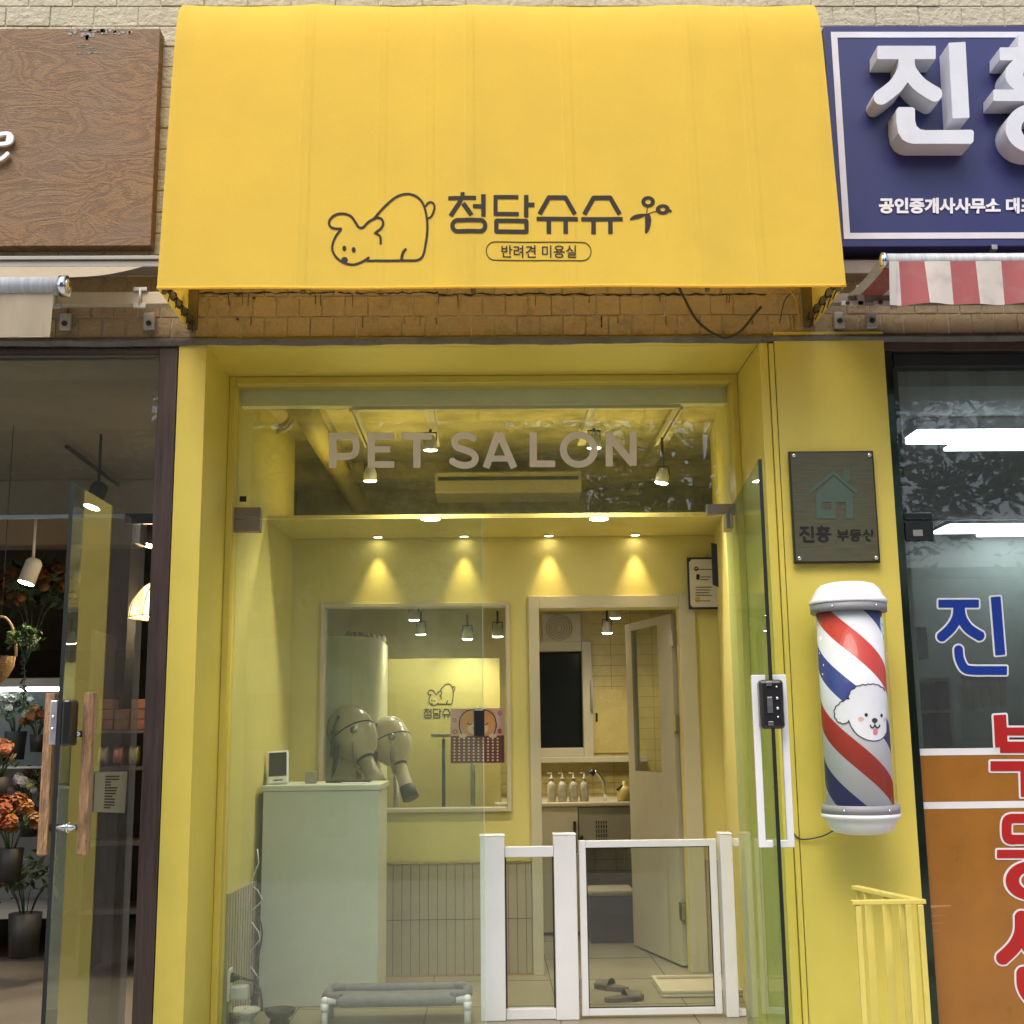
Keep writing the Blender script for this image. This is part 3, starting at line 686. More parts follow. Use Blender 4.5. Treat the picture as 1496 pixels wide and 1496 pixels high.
# back room walls
m_tile = pbr('yellow wet room tile', (.56,.46,.17), .4, var=.12, scale=8, bump=.3, bscale=60, fine=.08)
def back_room():
    t = thing('back_wall', 'dim yellow tiled rear wall of the wash room beyond the doorway', 'wall', (.5, BY, 0))
    gx0, gx1, gz0, gz1 = bp(760, 945, 858, 1100, BY)
    b = MB(); X0, X1 = -1.6, 1.9
    b.box(X0, gx0, BY, BY+.1, 0, CEIL); b.box(gx1, X1, BY, BY+.1, 0, CEIL); b.box(gx0, gx1, BY, BY+.1, 0, gz0); b.box(gx0, gx1, BY, BY+.1, gz1, CEIL); b.build('wall', m_tile, t)
    b = MB(); z = .3
    while z < 2.6: b.box(dx0-.3 if z < gz0-.12 else gx1+.04, dx1+.6, BY-.0022, BY-.0005, z, z+.0025); z += .075
    x = dx0-.3
    while x < dx1+.6: b.box(x, x+.0025, BY-.0028, BY-.0006, .3, 2.6 if x > gx1+.04 else gz0-.12); x += .15
    b.build('tile_joint', pbr('ochre joint', (.25,.19,.06), .9), t)
    w = thing('rear_window', 'dark rear window in an off white frame in the wash room', 'window', ((gx0+gx1)/2, BY, gz0))
    b = MB(); q = .035; mwf = pbr('aged white frame', (.5,.46,.34), .5)
    for a, c, e, g_ in ((gx0-q, gx0+q, gz0-q, gz1+q), (gx1-q, gx1+q, gz0-q, gz1+q), (gx0+q+.001, gx1-q-.001, gz1-q, gz1+q), (gx0+q+.001, gx1-q-.001, gz0-q, gz0+q)): b.box(a, c, BY-.05, BY+.05, e, g_, bev=.004)
    b.build('frame', mwf, w)
    b = MB(); b.box(gx0, gx1, BY+.055, BY+.06, gz0, gz1); b.build('dark_pane', pbr('night dark pane', (.01,.012,.01), .15), w)
    b = MB(); b.box(gx1+.02, gx1+.035, BY-.09, BY-.051, gz0+.3, gz0+.5); b.build('handle', m_steel, w)
    # extractor fan
    fx0, fx1, fz0, fz1 = bp(792, 896, 850, 938, BY-.06)
    t = thing('extractor_fan', 'square cream extractor fan above the dark rear window', 'fan', ((fx0+fx1)/2, BY, fz0))
    b = MB(); b.box(fx0, fx1, BY-.06, BY-.002, fz0, fz1, bev=.01); b.build('housing', mwf, t)
    c = Vector(((fx0+fx1)/2-.02, BY-.065, (fz0+fz1)/2)); Mx = Matrix.Rotation(math.pi/2, 4, 'X')
    b = MB()
    for k in range(5):
        r = .02+.018*k; b.tube([c+Vector((r*math.cos(a), 0, r*math.sin(a))) for a in [q*math.pi/12 for q in range(25)]], .003, 5)
    b.build('grille_ring', pbr('dull cream grille', (.3,.27,.18), .6), t)  # rings in a darker cream than the housing
    b = MB(); b.ball(c, (.022,.01,.022), 12); b.build('hub', mwf, t)
    # access panel
    x0, x1, z0, z1 = bp(866, 1008, 930, 1100, BY-.01)
    t = thing('access_panel', 'flush yellow access panel with a small black latch beside the rear window', 'panel', ((x0+x1)/2, BY, z0))
    b = MB(); b.box(x0, x1, BY-.012, BY-.003, z0, z1, bev=.002); b.build('panel', m_tile, t)
    b = MB(); b.box(x0+.02, x0+.035, BY-.02, BY-.0125, (z0+z1)/2, (z0+z1)/2+.06); b.build('latch', m_black, t)
    # ledge, bottles, bath
    lx0, lx1, lz0, lz1 = bp(795, 1106, 925, 1114, BY-.12)
    b = MB(); b.box(lx0-.1, lx1+.1, BY-.12, BY-.003, lz0, lz1, bev=.004); tag(b.build('wall_ledge', mwf), 'cream tiled ledge running under the rear window', 'ledge')
    by = 3.0; bz = PY(830, 1172, by).z
    t = thing('pet_bath', 'raised off white dog wash bath with a vented grey cabinet', 'bath', ((dx0+dx1)/2, by, 0))
    m_b = pbr('bath enamel', (.50,.45,.32), .35)
    b = MB(); b.box(dx0-.25, dx1-.12, by, by+.7, bz-.03, bz, bev=.008); b.build('rim', m_b, t)
    b = MB(); b.box(dx0-.24, dx0+.28, by+.01, by+.68, .02, bz-.032); b.build('apron', m_b, t)
    mg = pbr('grey cabinet door', (.30,.27,.20), .4, var=.08)
    b = MB(); b.box(dx0+.285, dx1-.13, by+.015, by+.66, .55, bz-.033, bev=.004); cb = b.build('cabinet_door', mg, t)
    b = MB(); vx, _, vz, _ = bp(871, 1222, 880, 1230, by)
    for i in range(5):
        for j in range(5):
            b.box(vx+i*.016, vx+i*.016+.007, by+.012, by+.0145, vz+j*.028, vz+j*.028+.018)
    b.build('vent_slot', m_black, cb)
    b = MB(); b.box(dx0+.25, dx0+.268, by-.004, by+.009, bz-.32, bz-.12); b.ball((dx0+.30, by, bz-.22), .014, 10); b.build('latch', m_black, cb)
    # bottles
    first = None
    labels = ['white pump bottle at the left end of the row on the bath', 'white pump bottle second from the left on the bath', 'white pump bottle third from the left on the bath', 'white pump bottle nearest the tap on the bath']
    for k, px in enumerate((806, 822, 838, 854)):
        p = PY(px, 1170, by+.08); p = Vector((p.x, by+.08, bz+.001))
        if first is None:
            t = thing('pump_bottle', labels[0], 'bottle', p, 'pump bottles on the bath'); first = t
            b = MB(); b.lathe(p, [(.026,0),(.028,.004),(.028,.10),(.022,.118),(.010,.124),(.010,.135)], 16); b.build('body', pbr('milky bottle', (.38,.35,.25), .3), t)
            b = MB(); b.lathe(p, [(.014,.136),(.014,.15),(.005,.152),(.005,.175)], 12); b.box(p.x-.03, p.x+.006, p.y-.006, p.y+.006, p.z+.172, p.z+.182, bev=.002); b.build('pump', pbr('bottle pump', (.40,.37,.28), .4), t)
            b = MB(); b.box(p.x-.017, p.x+.017, p.y-.0295, p.y-.0275, p.z+.03, p.z+.085); b.build('product_label', pbr('faded label', (.36,.33,.24), .6), t)
        else:
            c = copy_tree(first); c.location = p; c['label'] = labels[k]
    # shower tap
    p = PY(884, 1170, by+.1); p = Vector((p.x, by+.1, bz))
    t = thing('shower_tap', 'chrome tap with a raised hand shower beside the bottles', 'tap', p)
    b = MB(); b.tube([p, p+Vector((.0,0,.06)), p+Vector((-.005,0,.12)), p+Vector((-.04,-.01,.17)), p+Vector((-.075,-.02,.19))], .010, 8); b.build('spout', m_chrome, t)
    b = MB(); b.cyl(p+Vector((-.075,-.02,.195)), p+Vector((-.095,-.03,.165)), .02, .024, 12); b.build('shower_head', m_black, t)
    p = PY(912, 1168, by+.05); p = Vector((p.x, by+.05, bz+.001))
    t = thing('toiletry_jar', 'squat yellow tinted jar with a leaning tube on the bath rim', 'jar', p)
    b = MB(); b.lathe(p, [(.04,0),(.045,.01),(.045,.07),(.03,.09),(.012,.1),(.012,.125)], 16); b.build('body', pbr('amber jar', (.5,.40,.12), .3), t)
    b = MB(); b.cyl(p+Vector((-.05,-.03,.07)), p+Vector((-.01,-.02,.10)), .008, .006, 8); b.build('tube', m_black, t)
    # crate under the bath
    x0, x1, z0, z1 = bp(862, 1308, 925, 1377, 2.75)
    t = thing('storage_box', 'charcoal storage box with folded towels on top under the bath', 'box', ((x0+x1)/2, 2.8, 0))
    b = MB(); b.box(x0, x1, 2.7, 2.98, z0, z1, bev=.01); b.build('box', pbr('charcoal box', (.055,.055,.055), .6, var=.2), t)
    b = MB(); b.box(x0-.01, x1+.01, 2.69, 2.99, z1+.001, z1+.035, bev=.012); b.build('towel', pbr('beige towel', (.32,.28,.19), .9, bump=.5), t)
back_room()

# grooming room seen through the window
def grooming():
    gy = 3.1
    x0, x1, z0, z1 = bp(556, 962, 731, 1182, gy)
    t = thing('screen_partition', 'pale yellow low partition with the dog logo, seen through the square window', 'partition', ((x0+x1)/2, gy, 0))
    b = MB(); b.box(x0-.6, x1, gy, gy+.06, .01, z1, bev=.003); b.build('panel', pbr('pale yellow board', (.40,.34,.12), .5, var=.04), t)
    f = flat(gy, .002)
    def zz(x, y, tt): return f(625+(x-80)*(40/425.)*1.0, 999+(y-85)*(31.5/285.), tt)
    dog = [('r', sp([(262,186),(300,143),(340,106),(375,90),(410,90),(440,106),(460,135),(471,180),(474,230),(467,290),(456,335),(435,352),(400,354)])+[(235,354)], 7),
      ('r', sp([(240,342),(215,358),(180,370),(145,364),(115,345),(97,315),(99,285),(112,255),(130,232)]), 7),
      ('r', sp([(130,228),(100,226),(84,212),(88,190),(110,172),(140,168),(170,178),(190,205),(201,221),(218,222),(240,200),(270,184),(290,187),(298,205),(290,225),(266,244)]), 7),
      ('r', sp([(266,244),(286,258),(288,286)]), 7), ('r', sp([(387,310),(376,325),(371,352)]), 7),
      ('r', sp([(468,137),(478,124),(492,123),(502,135),(500,155),(490,178),(477,186)]), 6),
      ('e', 144, 306, 9, 12, None), ('e', 181, 311, 9, 12, None), ('e', 145, 352, 13, 12, None)]
    draw('dog_emblem', dog, zz, m_ink, t, step=4)
    def z2(x, y, tt): return f(619+(x-557)*(53/695.), 1034.5+(y-84)*(15/165.), tt)
    words = [[('b', [(614,84),(614,107)], 9), ('b', [(557,107),(668,107)], 9), ('b', [(610,107),(600,128),(566,178)], 9), ('b', [(616,128),(650,176)], 9), ('b', [(697,92),(697,181)], 9), ('b', [(655,140),(697,140)], 9), ('q', 574, 195, 704, 239, 21, 9)],
      [('m', [(836,103),(745,103),(745,170),(838,170)], 9), ('b', [(867,94),(867,183)], 9), ('b', [(867,133),(900,133)], 9), ('q', 748, 197, 868, 240, 3, 9)]]
    for dx in (0, 178): words += [[('b', [(920+dx,170),(957+dx,104),(1023+dx,104),(1061+dx,170)], 9.5), ('b', [(908+dx,189),(1073+dx,189)], 9.5), ('b', [(957+dx,189),(957+dx,248)], 9.5), ('b', [(1024+dx,189),(1024+dx,248)], 9.5)]]
    for w in words: draw('lettering', w, z2, m_ink, t, step=4)
    # white curved cabinet
    cx1 = PY(560, 1000, 2.75).x; ctop = PY(510, 930, 2.3).z; cx0 = wx0-.25
    t = thing('cabinet', 'tall cream cabinet with a rounded corner inside the square window', 'cabinet', (cx0+.2, 2.6, 0))
    pl = [(cx0, 2.25, 0), (cx1-.26, 2.25, 0)]+[(cx1-.26+.26*math.sin(a), 2.51-.26*math.cos(a), 0) for a in [k*math.pi/20 for k in range(1, 11)]]+[(cx1, 3.09, 0), (cx0, 3.09, 0)]
    b = MB(); b.prism(pl, (0,0,ctop)); ob = b.build('carcass', pbr('cream cabinet gloss', (.78,.74,.56), .4), t)
    b = MB()
    for k in range(7):
        p = PY(545+k*3.5, 938+k*4, 2.7); p.z = ctop+.02+.03*(k%2); b.ball((cx1-.2+k*.03, 2.6+.05*k, ctop+.03), (.025,.02,.03), 8, jit=.004)
    tag(b.build('ornament_row', pbr('mixed trinkets', (.3,.22,.15), .5, var=.6, scale=20)), 'row of small dark trinkets on top of the cream cabinet', 'ornaments')
    # dryers
    m_dr = pbr('blush pink dryer plastic', (.86,.70,.54), .22, coat=.5, var=.03)
    def dryer(name, label, cx, cy_, tipx, tipy, Y, sc, tipmat):
        c = PY(cx, cy_, Y); tip = PY(tipx, tipy, Y-.12); d = (tip-c).normalized()
        M = d.to_track_quat('Z', 'Y').to_matrix()
        t = thing(name, label, 'hair dryer', (c.x, Y, .75))
        b = MB(); b.lathe(c, [(.001,-.165*sc),(.05*sc,-.158*sc),(.10*sc,-.125*sc),(.128*sc,-.07*sc),(.135*sc,-.02*sc),(.138*sc,.02*sc),(.12*sc,.09*sc),(.085*sc,.14*sc),(.052*sc,.17*sc),(.045*sc,.19*sc)], 32, M); b.build('body', m_dr, t)
        L_ = (tip-c).length; b = MB(); b.lathe(c, [(.046*sc,.19*sc),(.044*sc,L_-.05),(.046*sc,L_-.05)], 24, M); b.build('nozzle', m_dr, t)
        b = MB(); b.lathe(c, [(.049*sc,L_-.05),(.054*sc,L_+.03),(.047*sc,L_+.03)], 24, M); b.build('nozzle_tip', tipmat, t)
        b = MB(); b.lathe(c, [(.1395*sc,.006*sc),(.1405*sc,.010*sc),(.1395*sc,.014*sc)], 32, M); b.lathe(c, [(.053*sc,.172*sc),(.055*sc,.178*sc),(.050*sc,.186*sc)], 24, M); b.build('seam_ring', m_dark, t)
        b = MB(); q = c+Vector((.02*sc,-.132*sc,.02)); b.ball(q, (.022,.014,.022), 14); b.build('pivot_knob', m_steel, t)
        b = MB(); b.tube([q, q+Vector((0,-.004,-.1)), q+Vector((.01,.03,-.2)), q+Vector((.03,.08,-.24))], .009, 8)
        b.tube([(c.x+.03, Y+.06, c.z-.2), (c.x+.03, Y+.06, .45)], .02, 12); b.build('stand', m_steel, t)
        g_ = MB()
        gc = c+Vector((-.085*sc,-.09*sc,-.01))
        for k in range(6): g_.tube([gc+Vector((-.03,.012*k-.03,.03-.012*k))*.8+Vector((0,-.02,0)), gc+Vector((.03,.012*k-.03,.03-.012*k))*.8+Vector((0,-.02,0))], .003, 5)
        g_.build('intake_grille', m_dark, t)
        h = MB(); h.tube([c+Vector((-.07,-.1,.10)), c+Vector((-.09,-.13,.04)), c+Vector((-.095,-.14,-.06)), c+Vector((-.10,-.13,-.13))], [.007,.007,.013,.013], 8); h.tube([c+Vector((-.075,-.14,-.06)), c+Vector((-.08,-.14,-.17)), c+Vector((-.10,-.13,-.25))], [.016,.014,.006], 8); h.build('power_cord', m_dark, t)
    dryer('grooming_dryer', 'large blush pink pet dryer nearest the reception counter', 515, 1072, 549, 1140, 2.25, 1.02, m_dr)
    dryer('grooming_dryer', 'smaller blush pink pet dryer with a dark nozzle tip', 570, 1082, 598, 1160, 2.5, .92, pbr('dark nozzle', (.06,.055,.05), .6))
    # grooming stands
    for pxa, pya, nm, lb, bar in ((648, 1075, 'grooming_stand', 'thin black grooming post with a short T bar', True), (690, 1080, 'grooming_stand', 'grey steel grooming post behind the calendar', False)):
        p = PY(pxa, pya, 2.6); q = PY(pxa, 1186, 2.6); t = thing(nm, lb, 'stand', (p.x, 2.6, .6))
        b = MB(); b.cyl((p.x, 2.6, .62), (p.x, 2.6, p.z-.02), .011 if bar else .016, seg=12); b.build('post', m_black if bar else m_steel, t)
        if bar:
            b = MB(); b.box(p.x-.075, p.x+.09, 2.59, 2.62, p.z-.008, p.z+.012, bev=.003); b.build('cross_bar', m_steel, t); b = MB(); b.cyl((p.x, 2.6, p.z-.05), (p.x, 2.6, p.z-.008), .005, seg=8); b.build('collar', m_chrome, t)
    # table and small stuff
    b = MB(); b.box(wx0+.15, wx1-.05, 2.2, 3.0, .64, .70, bev=.005); t = b.build('grooming_table', pbr('table laminate', (.42,.36,.2), .5)); tag(t, 'low cream table just under the square window sill', 'table')
    p = PY(602, 1172, 2.2)
    b = MB(); b.ball((p.x, 2.3, .725), (.11,.07,.028), 16, jit=.006); tag(b.build('towel_heap', pbr('pale towel', (.55,.46,.22), .8, bump=.6)), 'crumpled pale towel lying on the grooming table', 'towel')
    for k, (px, c) in enumerate(((630,(.3,.25,.2)),(641,(.35,.05,.05)),(660,(.2,.25,.22)),(668,(.4,.15,.12)))):
        p = PY(px, 1170, 2.85); b = MB(); z_ = .701; b.lathe((p.x, 2.85, z_), [(.014,0),(.016,.06),(.010,.08),(.004,.11)], 10)
        o = b.build('small_bottle', pbr('bottle tint %d' % k, c, .4)); tag(o, ['brown little bottle leftmost at the foot of the partition', 'red little bottle at the foot of the partition', 'grey green little bottle at the foot of the partition', 'rose little bottle rightmost at the foot of the partition'][k], 'bottle', 'little bottles by the partition')
    p = PY(722, 1175, 2.3); t = thing('potted_plant', 'tiny potted plant in the lower right corner of the square window', 'plant', (p.x, 2.3, .70))
    b = MB(); b.lathe((p.x, 2.3, .701), [(.022,0),(.03,.035)], 12); b.build('pot', m_dark, t)
    b = MB(); rr = random.Random(1)
    for k in range(26):
        a = rr.uniform(0, 6.28); r = rr.uniform(.01,.05); b.tube([(p.x, 2.3, .735), (p.x+r*math.cos(a)*.6, 2.3+r*math.sin(a)*.6, .765), (p.x+r*math.cos(a), 2.3+r*math.sin(a), .76+rr.uniform(0,.04))], .0022, 4)
    b.build('leaves', pbr('dark leaf', (.04,.06,.02), .6), t)
grooming()

# hanging poster (calendar) on the window pane
def poster():
    Y = WY+.024; x0, x1, z0, z1 = bp(658, 1035, 737, 1115, Y)
    t = thing('wall_calendar', 'pink and purple picture calendar with rows of dots hung in the square window', 'calendar', ((x0+x1)/2, Y, z0))
    b = MB(); b.box(x0, x1, Y, Y+.003, z0, z1); b.build('sheet', pbr('pink card', (.50,.34,.33), .6), t)
    b = MB(); zm = z0+(z1-z0)*.5; b.box(x0+.002, x1-.002, Y-.0012, Y-.0004, z0+.002, zm); b.build('lower_panel', pbr('plum card', (.13,.035,.05), .6), t)
    f = flat(Y, .0016)
    dots = [('e', 664+7.0*i, 1079+4.5*j, 1.5, 1.3, None) for i in range(10) for j in range(8)]
    draw('dot', dots, f, pbr('cream dot', (.62,.52,.32), .6), t, step=.55, thick=False)
    f2 = flat(Y, .0012)
    draw('drawn_face', [('e', 698, 1057, 26, 19, None), ('p', [(674,1040),(680,1036),(692,1041),(678,1049)]), ('p', [(722,1040),(716,1036),(705,1041),(719,1049)])], f2, pbr('apricot print', (.52,.26,.10), .6), t, step=.9, thick=False)
    f3 = flat(Y, .0018)
    draw('drawn_muzzle', [('e', 698, 1064, 15, 10, None), ('e', 676, 1075, 6, 3, None), ('e', 720, 1075, 6, 3, None)], f3, pbr('cream print', (.60,.46,.33), .6), t, step=.8, thick=False)
    draw('drawn_line', [('r', sp([(674,1072),(671,1060),(674,1046),(684,1038),(698,1036),(712,1038),(722,1046),(725,1060),(722,1072)]), .7), ('r', sp([(683,1056),(686,1058.5),(690,1057)]), .6), ('r', sp([(706,1057),(710,1058.5),(713,1056)]), .6), ('r', sp([(691,1063),(694,1066),(698,1064)]), .6)], flat(Y, .0024), m_ink, t, step=.45, thick=False)
    draw('drawn_heart', [('e', 664, 1052, 2.2, 2.2, .5), ('e', 665, 1069, 3, 2.6, .6), ('e', 730, 1042, 2.4, 2.4, .6), ('e', 730, 1068, 3, 4, None)], flat(Y, .0018), pbr('red print', (.35,.06,.04), .6), t, step=.45, thick=False)
poster()

# tracks and spot lamps
def track_set():
    z = CEIL-.14
    a, b_ = PZ(515, 600, z), PZ(993, 598, z); y1 = 1.55
    t = thing('light_track', 'white rectangular lighting track hung under the salon ceiling', 'light track', ((a.x+b_.x)/2, a.y, z))
    b = MB(); b.box(a.x, b_.x, a.y-.017, a.y+.017, z, z+.03, bev=.002)
    b.box(a.x-.018, a.x+.016, a.y+.018, a.y+.75, z, z+.03, bev=.002); b.box(b_.x-.016, b_.x+.018, a.y+.018, a.y+.75, z, z+.03, bev=.002)
    b.build('rail', pbr('white rail', (.62,.58,.45), .4), t)
    b = MB(); b.box(a.x-.006, a.x+.004, a.y+.02, a.y+.74, z-.001, z-.0003); b.box(b_.x-.004, b_.x+.006, a.y+.02, a.y+.74, z-.001, z-.0003); b.build('slot', m_black, t)
    b = MB()
    for px in (627, 866):
        p = PZ(px, 598, z); b.box(p.x-.02, p.x+.02, a.y+.0175, a.y+.75, z+.001, z+.028)
        b.cyl((p.x, a.y, z+.03), (p.x, a.y, CEIL), .006, seg=8)
    b.build('cross_rail', pbr('white rail', (1,1,1)), t)
    return z
TZ_ = track_set()
def track_spot(px, py, Y, place, up, energy=10, room_='salon', sc=1.0, aim=(0, .15, -1), group='white track spot lamps'):
    p = PY(px, py, Y)
    t = thing('track_spot', f'small lit spot lamp {place}', 'spot lamp', p, group)
    A = Vector(aim).normalized(); M = (-A).to_track_quat('Z', 'Y').to_matrix()
    b = MB(); b.lathe(p, [(.030*sc,0),(.034*sc,.003),(.033*sc,.045*sc),(.020*sc,.075*sc),(.010*sc,.08*sc)], 20, M); b.build('can', pbr('white lamp can', (.55,.52,.42), .35), t)
    b = MB(); b.lathe(p, [(.0001,-.006),(.024*sc,-.004),(.034*sc,.002)], 20, M); b.build('lens', m_lampw, t)
    q = p+(-A)*.06*sc; b = MB(); b.tube([q, Vector((q.x, q.y, up))], .007, 8); b.tube([q+Vector((-.03*sc,0,-.02)), q+Vector((-.03*sc,0,.03)), q+Vector((.03*sc,0,.03)), q+Vector((.03*sc,0,-.02))], .004, 6); b.build('stem', m_dark, t)
    spot(t, p+A*.02, energy, 150, 1, (1, .86, .60), aim=A, rad=.03)
track_spot(541, 703, 1.25, 'low on the left above the E of the lettering', TZ_, 32)
track_spot(629, 658, 1.0, 'behind the T of the lettering', TZ_, 32)
track_spot(868, 655, 1.0, 'behind the O of the lettering', TZ_, 32)
track_spot(966, 706, 1.2, 'below the right end of the lettering', TZ_, 30, aim=(-.2, .1, -1))
for px, py, Y, pl in ((605, 906, 2.8, 'highest inside the square window'), (615, 927, 3.4, 'just below the highest lamp inside the square window'), (683, 934, 2.9, 'right of centre inside the square window'), (727, 930, 2.7, 'at the right edge inside the square window'), (899, 903, 2.7, 'higher one beyond the doorway'), (887, 925, 3.2, 'lower one beyond the doorway')):
    track_spot(px, py, Y, pl, PY(px, py, Y).z+.16, 9, sc=1.0, group='spot lamps of the rear rooms')
def ac():
    x0, x1, z0, z1 = bp(635, 688, 850, 720, 1.9)
    t = thing('air_conditioner', 'long pale air conditioner with a dark slot near the salon ceiling', 'air conditioner', ((x0+x1)/2, 1.95, z0))
    b = MB(); b.box(x0, x1, 1.9, 2.2, z0, z1, bev=.012); b.build('casing', pbr('pale ac plastic', (.30,.27,.15), .4), t)
    b = MB(); b.box(x0+.02, x1-.02, 1.893, 1.8995, (z0+z1)/2+.01, (z0+z1)/2+.03); b.build('air_slot', m_black, t)
ac()
b = MB(); a = PZ(445, 600, CEIL-.10); b.tube([Vector((a.x+.02*0, y, CEIL-.10)) for y in (GY+.14, 1.2, 2.2, 3.6)], .06, 16)
tag(b.build('ceiling_duct', pbr('painted duct', (.45,.38,.14), .6)), 'round yellow painted duct running back along the salon ceiling', 'duct')
b = MB(); c = PY(405, 605, 1.0)
for k, r in ((0, .09), (1, .06)): b.tube([c+Vector((r*math.cos(q), .02*k, -.0+r*math.sin(q)*1.0)) for q in [-math.pi*.5+j*math.pi/14 for j in range(15)]]+[c+Vector((-.06, .02*k, r))], .012, 10)
tag(b.build('ceiling_pipe', pbr('pale pipe', (.55,.48,.22), .5)), 'pair of bent pale pipes in the upper left of the salon', 'pipe')

# ------------------------------------------------------------------ reception counter and what stands on it
def counter():
    cy0 = 1.05; x0, x1, z0, z1 = bp(379, 1147, 554, 1467, cy0)
    t = thing('reception_counter', 'plain white reception counter with a sage cast left of the square window', 'counter', ((x0+x1)/2, cy0+.25, 0))
    m = pbr('white laminate with sage cast', (.54,.57,.48), .55, var=.03, fine=.05)  # sage tint paints the yellow-green reflection into a white counter
    b = MB(); b.box(x0+.006, x1-.006, cy0+.006, cy0+.5, .002, z1-.028, bev=.002); b.build('body', m, t)
    b = MB(); b.box(x0-.004, x1+.002, cy0, cy0+.51, z1-.027, z1, bev=.003); b.build('top', m, t)
    p = PY(405, 1143, cy0+.12); zt = z1
    t = thing('tablet', 'white framed payment tablet leaning on the left of the counter', 'tablet', (p.x, cy0+.12, zt))
    R = Matrix.Rotation(math.radians(-14), 3, 'X') @ Matrix.Rotation(math.radians(-3), 3, 'Y')
    w, h = .052, .165; c = Vector((p.x, cy0+.14, zt+.002))
    b = MB(); b.box(c.x-w, c.x+w, c.y-.008, c.y+.008, c.z, c.z+h, bev=.007, rot=R, piv=c); b.build('shell', m_white, t)
    b = MB(); b.box(c.x-w+.009, c.x+w-.009, c.y-.0098, c.y-.0082, c.z+.038, c.z+h-.010, rot=R, piv=c); b.build('screen', pbr('dark screen', (.012,.014,.02), .12), t)
    b = MB(); b.box(c.x-.02, c.x+.025, c.y-.0098, c.y-.0085, c.z+.016, c.z+.021, rot=R, piv=c); b.build('slot', m_dark, t)
    b = MB(); b.prism([(c.x-w-.012, c.y+.02, zt+.001), (c.x+w-.01, c.y+.02, zt+.001), (c.x+w-.02, c.y+.045, zt+.10), (c.x-w+.015, c.y+.045, zt+.10)], (0, .05, 0)); b.build('stand', m_white, t)
    p = PY(454, 1143, cy0+.2)
    b = MB(); b.box(p.x-.028, p.x+.028, cy0+.2, cy0+.215, zt+.001, zt+.06, bev=.002, rot=Matrix.Rotation(math.radians(-10), 3, 'X')); tag(b.build('card_holder', pbr('grey card', (.22,.21,.16), .5)), 'small grey card standing beside the payment tablet', 'card')
    b = MB(); p = PY(512, 1143, cy0+.3); b.box(p.x-.12, p.x+.10, cy0+.25, cy0+.42, zt+.001, zt+.012, bev=.003); tag(b.build('paper_tray', m_dark), 'thin black tray lying on the right half of the counter', 'tray')
    b = MB(); b.box(p.x-.03, p.x+.1, cy0+.10, cy0+.2, zt+.001, zt+.005); tag(b.build('paper_sheet', m_white), 'white sheet of paper lying on the counter', 'paper')
counter()

# certificate by the door frame
def certificate():
    Y = WY-.06; x0, x1, z0, z1 = bp(1005, 814, 1052, 890, Y)
    t = thing('certificate', 'framed certificate in a navy folder hanging at the corner above the doorway', 'certificate', ((x0+x1)/2, Y, z0))
    b = MB(); b.box(x0, x1, Y, Y+.012, z0, z1, bev=.002); b.build('folder', pbr('navy folder', (.012,.016,.04), .5), t)
    pp = [(x0+.02, z0+.012), (x1-.008, z0+.012), (x1-.008, z1-.012), (x0+.012+.012, z1-.012), (x0+.010, z1-.03), (x0+.010, z0+.026)]
    b = MB(); b.prism([(x, Y-.0025, z) for x, z in pp], (0, .002, 0)); b.build('paper', pbr('certificate paper', (.62,.58,.48), .7), t)
    f = flat(Y, .003); L_ = []
    for j, y in enumerate((832, 843, 847, 858, 862, 866, 870, 878)): L_.append(('b', [(1023 if j in (1, 2) else 1016, y), (1040-(j % 3)*2, y)], .55))
    L_ += [('e', 1017, 831, 2.4, 2.4, .8), ('q', 1017, 839, 1022, 847, 1, None)]
    draw('printed_lines', L_, f, m_ink, t, step=.5, thick=False)
    draw('gold_seal', [('e', 1019, 876, 4, 4, None)], f, pbr('gold seal', (.5,.36,.08), .4, .5), t, step=.6, thick=False)
    b = MB(); x0, x1, z0, z1 = bp(1041, 793, 1057, 862, Y-.12); b.prism([(x0, Y-.12, z0+.03), (x1, Y-.14, z0), (x1, Y-.14, z1-.02), (x0, Y-.12, z1)], (0, .02, 0)); b.build('folder_flap', pbr('navy folder', (0,0,0)), t)
certificate()

